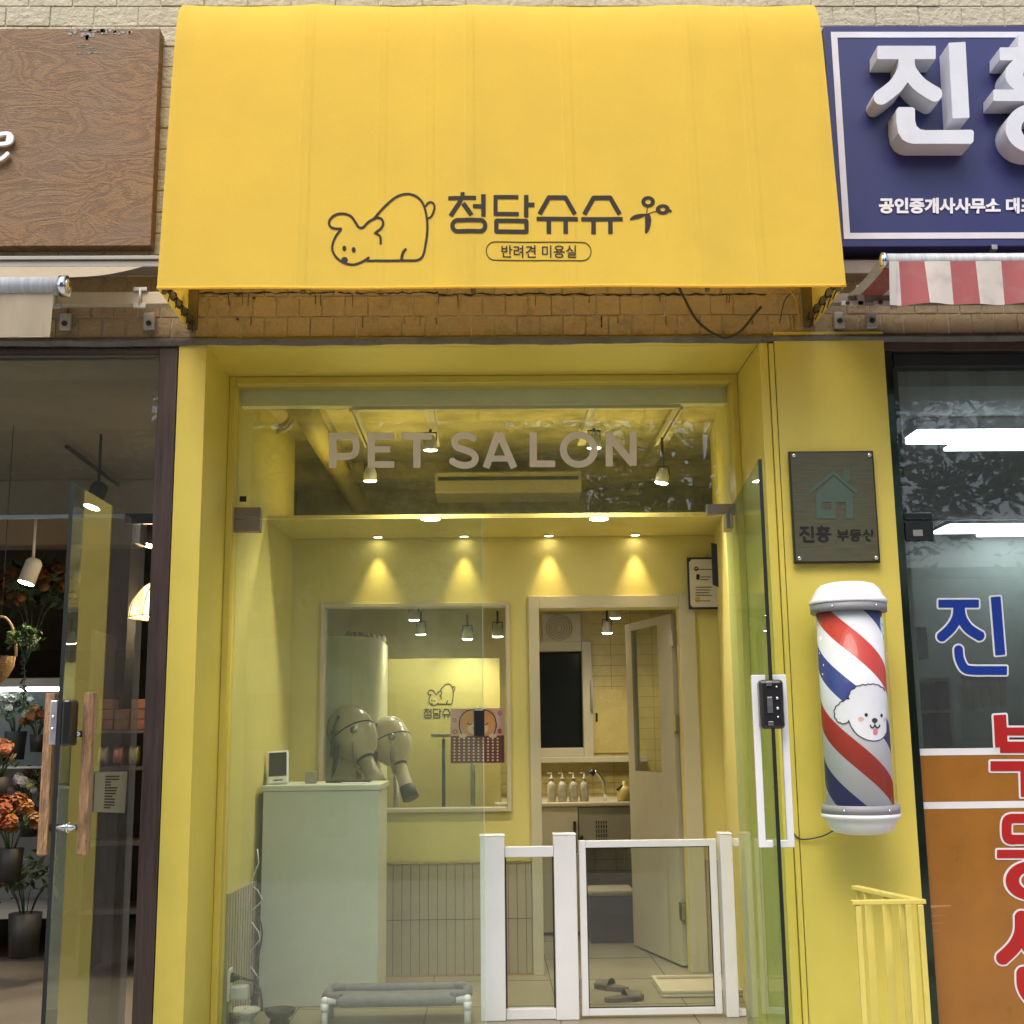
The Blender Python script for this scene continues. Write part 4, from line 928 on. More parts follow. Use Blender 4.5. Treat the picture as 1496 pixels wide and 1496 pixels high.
# ------------------------------------------------------------------ safety gate
def gate():
    Y = .70; th = .055
    def post(a, c, y0, y1, t, Yo=0, nm='post'):
        x0, x1, z0, z1 = bp(a, y0, c, y1, Y+Yo); b = MB(); b.box(x0, x1, Y+Yo, Y+Yo+.085, .001, z1-.008, bev=.003); b.build(nm, m_white, t)
        b = MB(); b.box(x0-.002, x1+.002, Y+Yo-.002, Y+Yo+.087, z1-.0075, z1, bev=.003); b.build('post_cap', m_white, t); return x0, x1
    t = thing('gate_panel', 'narrow fixed panel of two thick white posts with a clear infill', 'fence panel', (PY(770, 1490, Y).x, Y, 0))
    a0, a1 = post(702, 738, 1220, 1493, t); b0, b1 = post(811, 844, 1218, 1493, t)
    for ya, yb in ((1237, 1252), (1474, 1492)):
        _, _, z0, z1 = bp(740, ya, 808, yb, Y+.02); b = MB(); b.box(a1+.0005, b0-.0005, Y+.02, Y+.055, max(z0, .002), z1, bev=.002); b.build('rail', m_white, t)
        if ya == 1237: zt = z0
        else: zb = z1
    b = MB(); b.box(a1+.001, b0-.001, Y+.034, Y+.040, zb, zt); b.build('infill', m_gclean, t)
    b = MB(); b.box(a1+.001, a1+.008, Y+.028, Y+.033, zb+.001, zt-.001); b.box(b0-.008, b0-.001, Y+.028, Y+.033, zb+.001, zt-.001); b.build('gasket', m_dark, t)
    t = thing('pet_gate', 'square white framed gate with a clear pane, closed across the salon entrance', 'gate', (PY(950, 1480, Y).x, Y, 0))
    x0, x1, z0, z1 = bp(848, 1227, 1053, 1483, Y+.02)
    x1 = min(x1, PY(1051, 1360, Y+.02).x); w = .031; y0, y1 = Y+.02, Y+.052
    b = MB(); b.box(x0, x0+w, y0, y1, z0, z1, bev=.002); b.box(x1-w, x1, y0, y1, z0, z1, bev=.002); b.box(x0+w+.0006, x1-w-.0006, y0+.0012, y1-.0012, z1-w, z1-.0006, bev=.002); b.box(x0+w+.0006, x1-w-.0006, y0+.0012, y1-.0012, z0+.0006, z0+w, bev=.002); b.build('frame', m_white, t)
    b = MB(); b.box(x0+w, x1-w, y0+.012, y0+.018, z0+w, z1-w); b.build('pane', m_gclean, t)
    b = MB(); q = .004
    b.box(x0+w, x0+w+q, y0+.004, y0+.011, z0+w, z1-w); b.box(x1-w-q, x1-w, y0+.004, y0+.011, z0+w, z1-w); b.box(x0+w+q, x1-w-q, y0+.004, y0+.011, z1-w-q, z1-w); b.box(x0+w+q, x1-w-q, y0+.004, y0+.011, z0+w, z0+w+q); b.build('gasket', m_dark, t)
    for z in (z1-.13, z0+.08):
        b = MB(); b.box(x0-.010, x0-.001, y0-.004, y0+.02, z, z+.075, bev=.002); b.build('hinge', m_steel, t)
    t = thing('gate_panel', 'white post and long clear panel right of the gate, partly behind the open glass door', 'fence panel', (x1+.1, Y, 0))
    c0, c1 = post(1057, 1075, 1217, 1491, t)
    X2 = OX1-.035
    for ya, yb in ((1225, 1236), (1474, 1485)):
        _, _, q0, q1 = bp(1080, ya, 1110, yb, Y+.02); b = MB(); b.box(c1+.0005, X2, Y+.02, Y+.052, max(.002, q0), q1, bev=.002); b.build('rail', m_white, t)
        if ya == 1225: zt = q0
        else: zb = q1
    b = MB(); b.box(c1+.001, X2, Y+.034, Y+.040, zb, zt); b.build('infill', m_gclean, t)
gate()

# ------------------------------------------------------------------ dog bed, bowls, wires
def dog_bed():
    Yf = .60; z = .115
    a, b_ = PY(480, 1463, Yf), PY(676, 1463, Yf); x0, x1 = a.x-.02, b_.x+.02; z = PY(580, 1463, Yf).z; Yb = PZ(580, 1446, z).y; Yf2 = Yf+.03
    t = thing('pet_cot', 'grey fabric raised dog cot on a white pipe frame behind the glass', 'pet bed', ((x0+x1)/2, (Yf2+Yb)/2, 0))
    r = .015; ins = .0
    b = MB()
    for y in (Yf2, Yb): b.tube([(x0, y, z), (x1, y, z)], r, 12)
    for x in (x0, x1): b.tube([(x, Yf2, z), (x, Yb, z)], r, 12); b.tube([(x, Yf2, .05), (x, Yb, .05)], r*.8, 10)
    b.tube([(x0, Yb, .05), (x1, Yb, .05)], r*.8, 10)
    b.build('frame_rail', m_white, t)
    for x in (x0, x1):
        for y in (Yf2, Yb):
            b = MB(); b.cyl((x, y, .001), (x, y, z), r*.95, seg=12); b.ball((x, y, z), r*1.2, 12); b.cyl((x, y, z-.045), (x, y, z-.01), r*1.2, seg=12); b.build('leg', m_white, t)
    mf = pbr('grey cot fabric', (.15,.15,.165), .95, var=.12, scale=30, bump=.5, bscale=200)
    b = MB()
    def fn(u, v):
        x = x0+(x1-x0)*u; y = Yf2+(Yb-Yf2)*v
        return Vector((x, y, z+.004-.012*math.sin(math.pi*u)*math.sin(math.pi*v)))
    b.grid(fn, 30, 16); b.build('mat', mf, t)
    b = MB(); cx = .16*(x1-x0)
    def R(pts, rad): b.tube(pts, rad, 12)
    R([(x0+.035, Yf2, z+.004), (x0+.07, Yf2-.004, z-.004), (x1-.07, Yf2-.004, z-.004), (x1-.035, Yf2, z+.004)], [.006, .024, .024, .006])
    R([(x0+.03, Yb, z+.01), (x0+.06, Yb, z+.008), (x1-.06, Yb, z+.008), (x1-.03, Yb, z+.01)], [.008, .022, .022, .008])
    for x in (x0, x1): R([(x, Yf2+.03, z+.008), (x, Yf2+.06, z+.010), (x, Yb-.06, z+.010), (x, Yb-.03, z+.008)], [.01, .022, .022, .01])
    for x, s in ((x0, 1), (x1, -1)):
        R([(x, Yf2+.04, z+.012), (x+s*.02, Yf2+.015, z+.016), (x+s*.07, Yf2, z+.010)], [.016, .02, .018]); R([(x, Yb-.04, z+.012), (x+s*.02, Yb-.015, z+.016), (x+s*.07, Yb, z+.012)], [.016, .02, .018])
    b.build('bolster', mf, t)
dog_bed()
def bowls():
    for px, lb, mt, k in ((357, 'white speckled pet bowl on a narrow foot, nearest the wall socket', None, 0), (409, 'matt black pet bowl on a foot beside the speckled one', pbr('matt black ceramic', (.018,.018,.02), .6), 1)):
        Y = .68; p = PY(px, 1474, Y); z = p.z
        if k == 0:
            mt = pbr('speckled ceramic', (.60,.60,.54), .35); n = mt.node_tree; N = n.nodes; L = n.links
            vo = N.new('ShaderNodeTexVoronoi'); vo.inputs['Scale'].default_value = 90; tc = N.new('ShaderNodeTexCoord'); L.new(tc.outputs['Object'], vo.inputs[0])
            cr = N.new('ShaderNodeMath'); cr.operation = 'LESS_THAN'; cr.inputs[1].default_value = .22; L.new(vo.outputs[0], cr.inputs[0])
            mx = N.new('ShaderNodeMix'); mx.data_type = 'RGBA'; L.new(cr.outputs[0], mx.inputs[0]); bs = N['Principled BSDF']; s_ = bs.inputs['Base Color'].links[0].from_socket
            L.new(s_, mx.inputs[6]); mx.inputs[7].default_value = (.03,.03,.03,1); L.new(mx.outputs[2], bs.inputs['Base Color'])
        b = MB(); R = .068; b.lathe((p.x, Y, z-.10), [(.045,.001),(.042,.03),(.038,.045),(.055,.06),(.066,.085),(R,.10),(R-.005,.10),(.052,.07),(.0001,.06)], 36)
        # foot reaches the floor
        o = b.build('pet_bowl', mt); tag(o, lb, 'bowl', 'pet bowls on the floor'); o.location.z = max(.001, o.location.z-.0)
        sc = (z)/.10; o.scale = (1, 1, sc); o.location.z = .001
bowls()
def sockets():
    X = OX0+.045; a = PX(324, 1438, X)
    y = max(a.y, GY+.09); z = PY(322, 1438, y).z
    t = thing('wall_socket', 'white double wall socket low on the left salon wall', 'socket', (X, y, z))
    b = MB(); b.box(X, X+.010, y-.04, y+.04, z-.065, z+.065, bev=.003); b.build('plate', m_white, t)
    b = MB(); b.cyl((X+.011, y, z+.028), (X+.04, y, z+.026), .022, .012, 14); b.cyl((X+.04, y, z+.026), (X+.06, y, z+.024), .010, .006, 10)
    b.tube([Vector(q) for q in ((X+.055,y,z+.024),(X+.10,y+.01,z+.012),(X+.13,y+.03,z-.03),(X+.135,y+.05,z-.08),(X+.135,y+.06,z-.125))], .006, 8)
    tag(b.build('black_plug', m_black), 'black plug with a thick lead in the upper wall socket', 'plug')
    b = MB(); b.box(X+.0105, X+.085, y-.028, y+.028, z-.062, z-.005, bev=.008); tag(b.build('power_adapter', pbr('pale adapter', (.55,.55,.52), .4)), 'white charger block in the lower wall socket', 'adapter')
    wp = [(363,1470),(366,1462),(352,1448),(347,1437),(359,1433),(372,1438),(377,1428),(372,1420),(358,1400),(366,1390),(380,1372),(377,1360),(366,1345),(361,1340),(368,1330),(381,1318),(383,1313),(376,1300),(367,1293),(370,1280),(378,1260),(376,1240)]
    b = MB(); b.tube([PY(x, y_, 1.0) for x, y_ in wp], .0032, 6); tag(b.build('charging_cord', m_white), 'crinkled white cord dangling down the left edge of the counter', 'cord')
    wp = [(375,1255),(376,1290),(375,1320),(380,1345),(383,1365),(377,1400),(373,1430),(369,1460),(366,1470)]
    b = MB(); b.tube([PY(x, y_, 1.02) for x, y_ in sp(wp, 4)], .004, 6); tag(b.build('mains_cable', m_black), 'black cable running down behind the white one beside the counter', 'cord')
    p = PY(372, 1458, 1.02); b = MB(); b.box(p.x-.012, p.x+.02, 1.0, 1.04, p.z-.02, p.z+.03, bev=.004, rot=Matrix.Rotation(.4, 3, 'Y')); o = b.build('cord_switch', m_black); tag(o, 'small black transformer hanging at the foot of the counter', 'adapter')
sockets()
# slippers and tray beyond the gate
def floor_bits():
    mt = pbr('taupe rubber', (.12,.10,.08), .7)
    for (px, py, rz, lb) in ((893, 1440, .9, 'taupe slipper pointing away behind the gate'), (912, 1456, -1.3, 'taupe slipper lying sideways nearer the gate')):
        p = PZ(px, py, .02); t = thing('slipper', lb, 'slipper', (p.x, p.y, 0), 'pair of slippers'); R = Matrix.Rotation(rz, 3, 'Z')
        sh = [(math.cos(a)*.036*(1.0 if math.sin(a) > 0 else .85), math.sin(a)*.10) for a in [k*2*math.pi/24 for k in range(24)]]
        b = MB(); b.prism([Vector((p.x, p.y, .001))+R @ Vector((x, y, 0)) for x, y in sh], (0,0,.022)); b.build('sole', mt, t)
        b = MB(); b.grid(lambda u, v: Vector((p.x, p.y, .022))+R @ Vector((math.cos(math.pi*u)*.038, .0+.09*v*(1-.2*abs(math.cos(math.pi*u))), .034*math.sin(math.pi*u)*(1-.55*v))), 12, 6); b.build('strap', mt, t)
    a, c = PZ(952, 1426, .03), PZ(967, 1452, .02)
    t = thing('pad_tray', 'low beige tray lying on the floor behind the right of the gate', 'tray', (a.x+.2, c.y, 0))
    b = MB(); b.box(c.x, c.x+.42, c.y, a.y, .001, .018, bev=.006); b.build('base', pbr('beige tray', (.50,.44,.33), .6), t)
    b = MB(); q = .018
    b.box(c.x, c.x+.42, c.y, c.y+q, .0185, .034, bev=.004); b.box(c.x, c.x+.42, a.y-q, a.y, .0185, .034, bev=.004); b.box(c.x, c.x+q, c.y+q, a.y-q, .0185, .033, bev=.003); b.build('rim', pbr('beige tray', (0,0,0)), t)
floor_bits()

# ------------------------------------------------------------------ barber pole
def barber_pole():
    Yc = -.20; c0 = PY(1240, 900, Yc-.1)
    cx = (PY(1241, 900, Yc).x+PY(1256, 1180, Yc).x)/2
    ztop = PY(1241, 889, Yc-.13).z; zbot = PY(1256, 1180, Yc-.13).z; R = .126
    t = thing('barber_pole', 'red white and blue striped barber pole with a fluffy white dog face', 'barber pole', (cx, Yc, zbot))
    # striped drum
    POLE_PHASE = .12-(PY(1246, 947, Yc-R).z-zbot)/.435
    m = bpy.data.materials.new('barber stripes'); m.use_nodes = True; n = m.node_tree; N = n.nodes; L = n.links; bs = N['Principled BSDF']; bs.inputs['Roughness'].default_value = .65; bs.inputs['Specular IOR Level'].default_value = .25
    tc = N.new('ShaderNodeTexCoord'); sx = N.new('ShaderNodeSeparateXYZ'); L.new(tc.outputs['Object'], sx.inputs[0])
    at = N.new('ShaderNodeMath'); at.operation = 'ARCTAN2'; ng = N.new('ShaderNodeMath'); ng.operation = 'MULTIPLY'; ng.inputs[1].default_value = -1
    L.new(sx.outputs[1], ng.inputs[0]); L.new(sx.outputs[0], at.inputs[0]); L.new(ng.outputs[0], at.inputs[1])      # angle 0 faces the street, grows to the right
    ma = N.new('ShaderNodeMath'); ma.operation = 'MULTIPLY_ADD'; ma.inputs[1].default_value = .35/math.pi; L.new(at.outputs[0], ma.inputs[0]); L.new(sx.outputs[2], ma.inputs[2])
    dv = N.new('ShaderNodeMath'); dv.operation = 'MULTIPLY_ADD'; dv.inputs[1].default_value = 1/.435; dv.inputs[2].default_value = POLE_PHASE; L.new(ma.outputs[0], dv.inputs[0])
    frc = N.new('ShaderNodeMath'); frc.operation = 'FRACT'; L.new(dv.outputs[0], frc.inputs[0])
    cr = N.new('ShaderNodeValToRGB'); cr.color_ramp.interpolation = 'CONSTANT'; e = cr.color_ramp.elements
    e[0].position = 0; e[0].color = (.46,.030,.016,1); e[1].position = .24; e[1].color = (.70,.71,.76,1)
    for p_, c in ((.5, (.022,.042,.21,1)), (.74, (.70,.71,.76,1))): q = e.new(p_); q.color = c
    L.new(frc.outputs[0], cr.inputs[0]); L.new(cr.outputs[0], bs.inputs['Base Color'])
    b = MB(); b.lathe((cx, Yc, 0), [(R, zbot), (R, ztop)], 96); b.build('striped_drum', m, t)
    b = MB(); b.lathe((cx, Yc, 0), [(R+.014, zbot), (R+.014, ztop)], 64); b.build('glass_tube', glass('pole acrylic', (.985,.99,.99), .7, rough=.04, film=.02), t)
    wp = pbr('white pole plastic', (.82,.83,.87), .35, var=.04, dirt=.14, dcol=(.4,.38,.33)); gp = pbr('grey pole band', (.27,.27,.29), .5, var=.05)
    Rr = .143
    b = MB(); b.lathe((cx, Yc, ztop), [(Rr+.004,-.005),(Rr+.004,.028)], 64); tb = b.build('band', gp, t)
    b = MB(); b.lathe((cx, Yc, ztop), [(Rr+.006,.0285),(Rr+.009,.034),(Rr+.004,.046),(Rr-.003,.052),(Rr-.010,.068),(Rr-.022,.090),(Rr-.040,.106),(Rr-.07,.114),(.0001,.117)], 64); b.build('top_cap', wp, t)
    b = MB(); b.lathe((cx, Yc, zbot), [(Rr+.004,-.028),(Rr+.004,.005)], 64); bb = b.build('band', gp, t)
    b = MB(); b.lathe((cx, Yc, zbot), [(.0001,-.108),(.06,-.107),(Rr-.045,-.100),(Rr-.026,-.088),(Rr-.014,-.066),(Rr-.010,-.048),(Rr+.005,-.044),(Rr+.006,-.0285)], 64); b.build('bottom_cap', wp, t)
    for par, zz in ((tb, ztop+.012), (bb, zbot-.012)):
        b = MB()
        for a in (-130, -62): b.ball((cx+(Rr+.006)*math.cos(math.radians(a)), Yc+(Rr+.006)*math.sin(math.radians(a)), zz), .0055, 8)
        b.build('screw', m_chrome, par)
    b = MB(); b.box(cx-.05, cx+.05, Yc+R+.016, -.017, ztop-.02, ztop+.05); b.box(cx-.05, cx+.05, Yc+R+.016, -.017, zbot-.05, zbot+.02); b.build('wall_bracket', m_steel, t)
    # dog face wrapped round the drum
    def cylm(h):
        def f(x, y, tt):
            d = ray(x, y); rr = R+h+tt; ox, oy = CAM.x-cx, CAM.y-Yc
            A = d.x**2+d.y**2; B = 2*(ox*d.x+oy*d.y); Cc = ox**2+oy**2-rr**2; disc = B*B-4*A*Cc
            if disc < 0: disc = 0
            s_ = (-B-math.sqrt(disc))/(2*A); p = CAM+d*s_
            v = Vector((p.x-cx, p.y-Yc)); v = v.normalized()*rr; return Vector((cx+v.x, Yc+v.y, p.z))
        return zoomed(1080, 840, 3.596, f)
    def scal(pts, n, amp):
        out = []
        for a, c in zip(pts, pts[1:]):
            mx_, my = (a[0]+c[0])/2, (a[1]+c[1])/2; dx, dy = c[0]-a[0], c[1]-a[1]
            out += [a, (mx_-(-dy)*amp*.8-dx*.2, my-(dx)*amp*.8-dy*.2), (mx_+dy*amp, my-dx*amp), (mx_+dy*amp*.8+dx*.2, my-dx*amp*.8+dy*.2)]
        return out+[pts[-1]]
    top = [(578,652),(580,625),(604,598),(634,583),(664,580),(690,576),(716,577),(742,588),(764,608)]
    ear = [(578,652),(548,664),(522,682),(504,703),(502,730),(510,758),(530,775),(556,778),(575,764)]
    def bumps(pts, amp):
        o_ = []
        for a, c in zip(pts, pts[1:]):
            dx, dy = c[0]-a[0], c[1]-a[1]
            for k in range(5):
                u = k/5; h = math.sin(math.pi*u)*amp; o_.append((a[0]+dx*u+dy*h, a[1]+dy*u-dx*h))
        return o_+[pts[-1]]
    tp = bumps(top, .22); er = bumps(ear[::-1], .22)[::-1]
    face = sp([(575,764),(590,800),(620,838),(660,862),(700,872),(735,868),(760,852),(773,830)], 4)
    outline = er[::-1]
    poly = tp + [(768,640),(772,740),(773,830)] + face[::-1] + er[::-1]
    wmat = pbr('white dog print', (.76,.77,.82), .4)
    draw('dog_face', [('p', poly)], cylm(.0006), wmat, t, step=4, thick=False)
    draw('face_outline', [('r', tp, 2.6), ('r', er, 2.6), ('r', face, 2.8)], cylm(.0018), m_ink, t, step=2, thick=False)
    draw('face_features', [('e', 667, 735, 9, 9.5, None), ('e', 748, 738, 6.5, 9.5, None), ('e', 712, 764, 15, 13, None), ('r', [(712,770),(713,790)], 3), ('r', sp([(690,790),(694,800),(704,802),(713,790),(722,802),(733,800),(738,790)]), 4)], cylm(.0022), m_ink, t, step=1.6, thick=False)
    draw('cheek', [('e', 640, 757, 16, 11, None), ('e', 764, 760, 6, 10, None)], cylm(.0018), pbr('pink cheek', (.72,.42,.42), .5), t, step=2, thick=False)
    draw('tongue', [('q', 703, 806, 728, 841, 12, None)], cylm(.0018), pbr('pink tongue', (.66,.20,.26), .5), t, step=2, thick=False)
    cable('pole_cord', 'thin black cord from the barber pole to the door jamb', [(1220,1212,-.06),(1200,1222,-.03),(1170,1226,-.025),(1157,1214,-.025)], .003, m_black, 'cord')

barber_pole()

# glyph strokes of the estate agent's name
JIN = [('b', [(855,229),(1110,229)], 29), ('b', sp([(980,235),(978,300),(945,362),(905,400),(866,428)], 5), 33), ('b', sp([(985,235),(990,300),(1030,358),(1068,388),(1112,414)], 5), 33), ('b', [(1203,185),(1221,516)], 37), ('p', [(938,480),(948,468),(1010,468),(1019,476),(1020,525),(1026,550),(1042,565),(1065,569),(1268,567),(1277,576),(1275,618),(1265,628),(1010,628),(985,622),(963,608),(946,580),(938,535)])]
HEUNG = [('b', [(1500,150),(1500,215)], 30), ('b', [(1390,235),(1700,235)], 28), ('e', 1545, 325, 92, 62, 27), ('b', [(1362,416),(1740,416)], 25), ('e', 1545, 560, 95, 80, 29)]
BU = [('b', [(1367,735),(1376,905)], 33), ('b', [(1376,822),(1640,822)], 21), ('b', [(1368,905),(1640,905)], 30), ('b', [(1640,735),(1640,930)], 33), ('b', [(1318,1004),(1700,1004)], 26), ('b', [(1510,1004),(1514,1165)], 36)]
DO = [('b', sp([(1440,172),(1405,182),(1398,230),(1405,280),(1440,290)], 4), 27), ('b', [(1425,172),(1700,172)], 26), ('b', [(1425,288),(1700,288)], 26), ('b', [(1345,368),(1720,368)], 23), ('b', [(1535,290),(1535,368)], 26), ('e', 1530, 515, 100, 78, 29)]
SA = [('b', sp([(1480,705),(1478,800),(1440,880),(1368,950)], 5), 38), ('b', sp([(1485,790),(1520,880),(1600,945)], 5), 38), ('b', sp([(1490,1015),(1495,1100),(1540,1165),(1620,1180)], 5), 38)]

# ------------------------------------------------------------------ plaque
def plaque():
    Y = -.045; x0, x1, z0, z1 = bp(1156, 659, 1281, 823, Y)
    t = thing('plaque', 'dark brass plaque with a faded green house above the barber pole', 'sign', ((x0+x1)/2, Y, z0))
    b = MB(); b.box(x0, x1, Y, Y+.012, z0, z1, bev=.001); b.build('backing', pbr('dark bronze', (.035,.034,.022), .4, .3), t)
    b = MB(); b.box(x0+.007, x1-.008, Y-.005, Y-.0005, z0+.008, z1-.007, bev=.001); b.build('plate', pbr('brushed dark brass', (.095,.092,.052), .38, .3, var=.18, scale=9, stretch=(1, 1, 14)), t)
    b = MB()
    for x in (x0+.02, x1-.02):
        for z in (z0+.02, z1-.02): b.cyl((x, Y-.012, z), (x, -.017, z), .007, seg=14); b.ball((x, Y-.012, z), (.008,.004,.008), 12)
    b.build('standoff', m_chrome, t)
    z = zoomed(1080, 620, 5.342, flat(Y, .0062)); mt = pbr('faded green ink', (.060,.092,.066), .5)
    draw('house_symbol', [('b', [(540,536),(728,378),(915,536)], 15), ('b', [(833,350),(833,450)], 26), ('p', [(597,540),(735,408),(885,540),(885,738),(597,738)])], z, mt, t, step=3.5, thick=False,
         holes=[('q', 640, 610, 712, 668, 2, None), ('q', 752, 610, 828, 745, 2, None), ('b', [(575,545),(735,403),(900,545)], 4)])
    mk = pbr('blackened ink', (.012,.010,.012), .9)
    fl = flat(Y, .0066)
    def put(nm, sh, bx, src):
        draw(nm, sh, lambda x, y, tt: fl(bx[0]+(x-src[0])/(src[2]-src[0])*(bx[2]-bx[0]), bx[1]+(y-src[1])/(src[3]-src[1])*(bx[3]-bx[1]), tt), mk, t, step=7, thick=False)
    put('large_lettering', JIN, (1167, 769, 1189.5, 792.5), (838,185,1275,627)); put('large_lettering', HEUNG, (1191, 768, 1214, 792.5), (1362,150,1740,668))
    put('small_lettering', BU, (1222, 774.5, 1239, 790.5), (1318,735,1700,1165)); put('small_lettering', DO, (1240.5, 774, 1257.5, 791), (1345,145,1720,620)); put('small_lettering', SA+[('b',[(1690,700),(1690,1010)],34),('b',[(1690,850),(1770,850)],28)], (1259, 774, 1276, 790.5), (1335,700,1765,1215))
plaque()

# ------------------------------------------------------------------ yellow railing
def railing():
    z = .70; A, B, C_ = PZ(1249, 1315, z), PZ(1347, 1314, z), PZ(1249, 1293, z)
    t = thing('railing', 'small yellow steel railing standing in front of the right pier', 'railing', (A.x, A.y, STREET))
    w = .012
    b = MB(); b.box(A.x-w, B.x+w, A.y-w, A.y+w, z-.014, z, bev=.002); b.build('top_rail', m_yel2, t)
    b = MB(); d = (B-C_).normalized(); n = Vector((-d.y, d.x, 0)); c = (C_+B)/2; c.y += w
    obx(c, d, n, (B-C_).length*.97, .03, z-.016, z-.0015, .002).build('top_rail', m_yel2, t)
    for P0 in (A, B, C_):
        b = MB(); x = P0.x+(.008 if P0 is not B else -.008); b.box(x-.009, x+.009, P0.y-.009, P0.y+.009, STREET+.001, z-.0165, bev=.002); b.build('post', m_yel2, t)
    for k in (.22, .50, .74):
        b = MB(); p = C_+(B-C_)*k; b.box(p.x-.014, p.x+.014, p.y+.012, p.y+.020, STREET+.001, z-.0165, bev=.002); b.build('baluster', m_yel2, t)
    b = MB(); p = A+(B-A)*.78; b.box(p.x-.010, p.x+.010, p.y-.010, p.y+.010, STREET+.001, z-.0145, bev=.002); b.build('baluster', m_yel2, t)
railing()

# ------------------------------------------------------------------ wooden sign, left
def plywood():
    m = bpy.data.materials.new('stained plywood'); m.use_nodes = True; n = m.node_tree; N = n.nodes; L = n.links; bs = N['Principled BSDF']; bs.inputs['Roughness'].default_value = .6
    tc = N.new('ShaderNodeTexCoord'); mp = N.new('ShaderNodeMapping'); mp.inputs['Scale'].default_value = (1.6, 1, 3.6); L.new(tc.outputs['Object'], mp.inputs[0])
    a = N.new('ShaderNodeTexNoise'); a.inputs['Scale'].default_value = 2.2; a.inputs['Detail'].default_value = 5; a.inputs['Distortion'].default_value = 1.2; L.new(mp.outputs[0], a.inputs[0])
    mm = N.new('ShaderNodeMath'); mm.operation = 'MULTIPLY'; mm.inputs[1].default_value = 16; L.new(a.outputs[0], mm.inputs[0]); fr = N.new('ShaderNodeMath'); fr.operation = 'PINGPONG'; fr.inputs[1].default_value = 1; L.new(mm.outputs[0], fr.inputs[0])
    f = N.new('ShaderNodeTexNoise'); f.inputs['Scale'].default_value = 55; f.inputs['Detail'].default_value = 8; L.new(mp.outputs[0], f.inputs[0])
    ad = N.new('ShaderNodeMath'); ad.operation = 'MULTIPLY_ADD'; ad.inputs[1].default_value = .35; L.new(fr.outputs[0], ad.inputs[0]); L.new(f.outputs[0], ad.inputs[2])
    cr = N.new('ShaderNodeValToRGB'); e = cr.color_ramp.elements; e[0].position = .32; e[0].color = (.10,.055,.020,1); e[1].position = .95; e[1].color = (.25,.140,.052,1); q = e.new(.6); q.color = (.165,.090,.033,1)
    L.new(ad.outputs[0], cr.inputs[0])
    # weathering near the top: darker bands and bare streaks
    k = N.new('ShaderNodeTexNoise'); k.inputs['Scale'].default_value = 1.6; k.inputs['Detail'].default_value = 6; L.new(mp.outputs[0], k.inputs[0]); r = N.new('ShaderNodeMapRange'); r.inputs['From Min'].default_value = .45; r.inputs['From Max'].default_value = .7; r.inputs['To Max'].default_value = .65; L.new(k.outputs[0], r.inputs[0])
    mx = N.new('ShaderNodeMix'); mx.data_type = 'RGBA'; mx.inputs[7].default_value = (.17,.11,.065,1); L.new(r.outputs[0], mx.inputs[0]); L.new(cr.outputs[0], mx.inputs[6]); L.new(mx.outputs[2], bs.inputs['Base Color'])
    bu = N.new('ShaderNodeBump'); bu.inputs['Strength'].default_value = .5; bu.inputs['Distance'].default_value = .004; L.new(ad.outputs[0], bu.inputs['Height']); L.new(bu.outputs[0], bs.inputs['Normal'])
    MATS['stained plywood'] = m; return m
def wood_sign():
    Y = -.07; x0, x1, z0, z1 = bp(0, 42, 227, 359, Y)
    t = thing('wooden_sign', 'stained plywood signboard with peeling top edge above the flower shop', 'sign', ((x0+x1)/2-.4, Y, z0))
    b = MB(); b.box(x0-1.2, x1, Y, -.004, z0, z1, bev=.002); b.build('board', plywood(), t)
    b = MB(); rr = random.Random(4)
    for k in range(34):
        px = rr.gauss(142, 22); py = 43+abs(rr.gauss(0, 5)); p = PY(px, py, Y)
        b.box(p.x-.002-.008*rr.random(), p.x+.003+.008*rr.random(), Y-.0016, Y+.001, p.z-.003-.015*rr.random(), min(z1-.001, p.z+.004))
    for k in range(8):
        p = PY(rr.uniform(118, 142), rr.uniform(66, 80), Y); b.box(p.x-.02, p.x+.02*rr.random(), Y-.0015, Y+.001, p.z-.001, p.z+.002)
    b.build('bare_chips', pbr('bare splinters', (.30,.27,.22), .8, var=.8, scale=90), t)
    m = pbr('white sign letter', (.78,.78,.78), .35)
    # the last letter of the word: an italic e
    z = zoomed(0, 0, 2.992, flat(Y, .012))
    draw('letter', [('b', sp([(-60,641),(10,640),(52,632),(60,608),(42,594),(2,600),(-30,630),(-45,680),(-20,712),(14,704),(46,678)], 5), 8), ('r', [(50,607),(46,630)], 12)], z, m, t, step=1.6, depth=.012)
wood_sign()

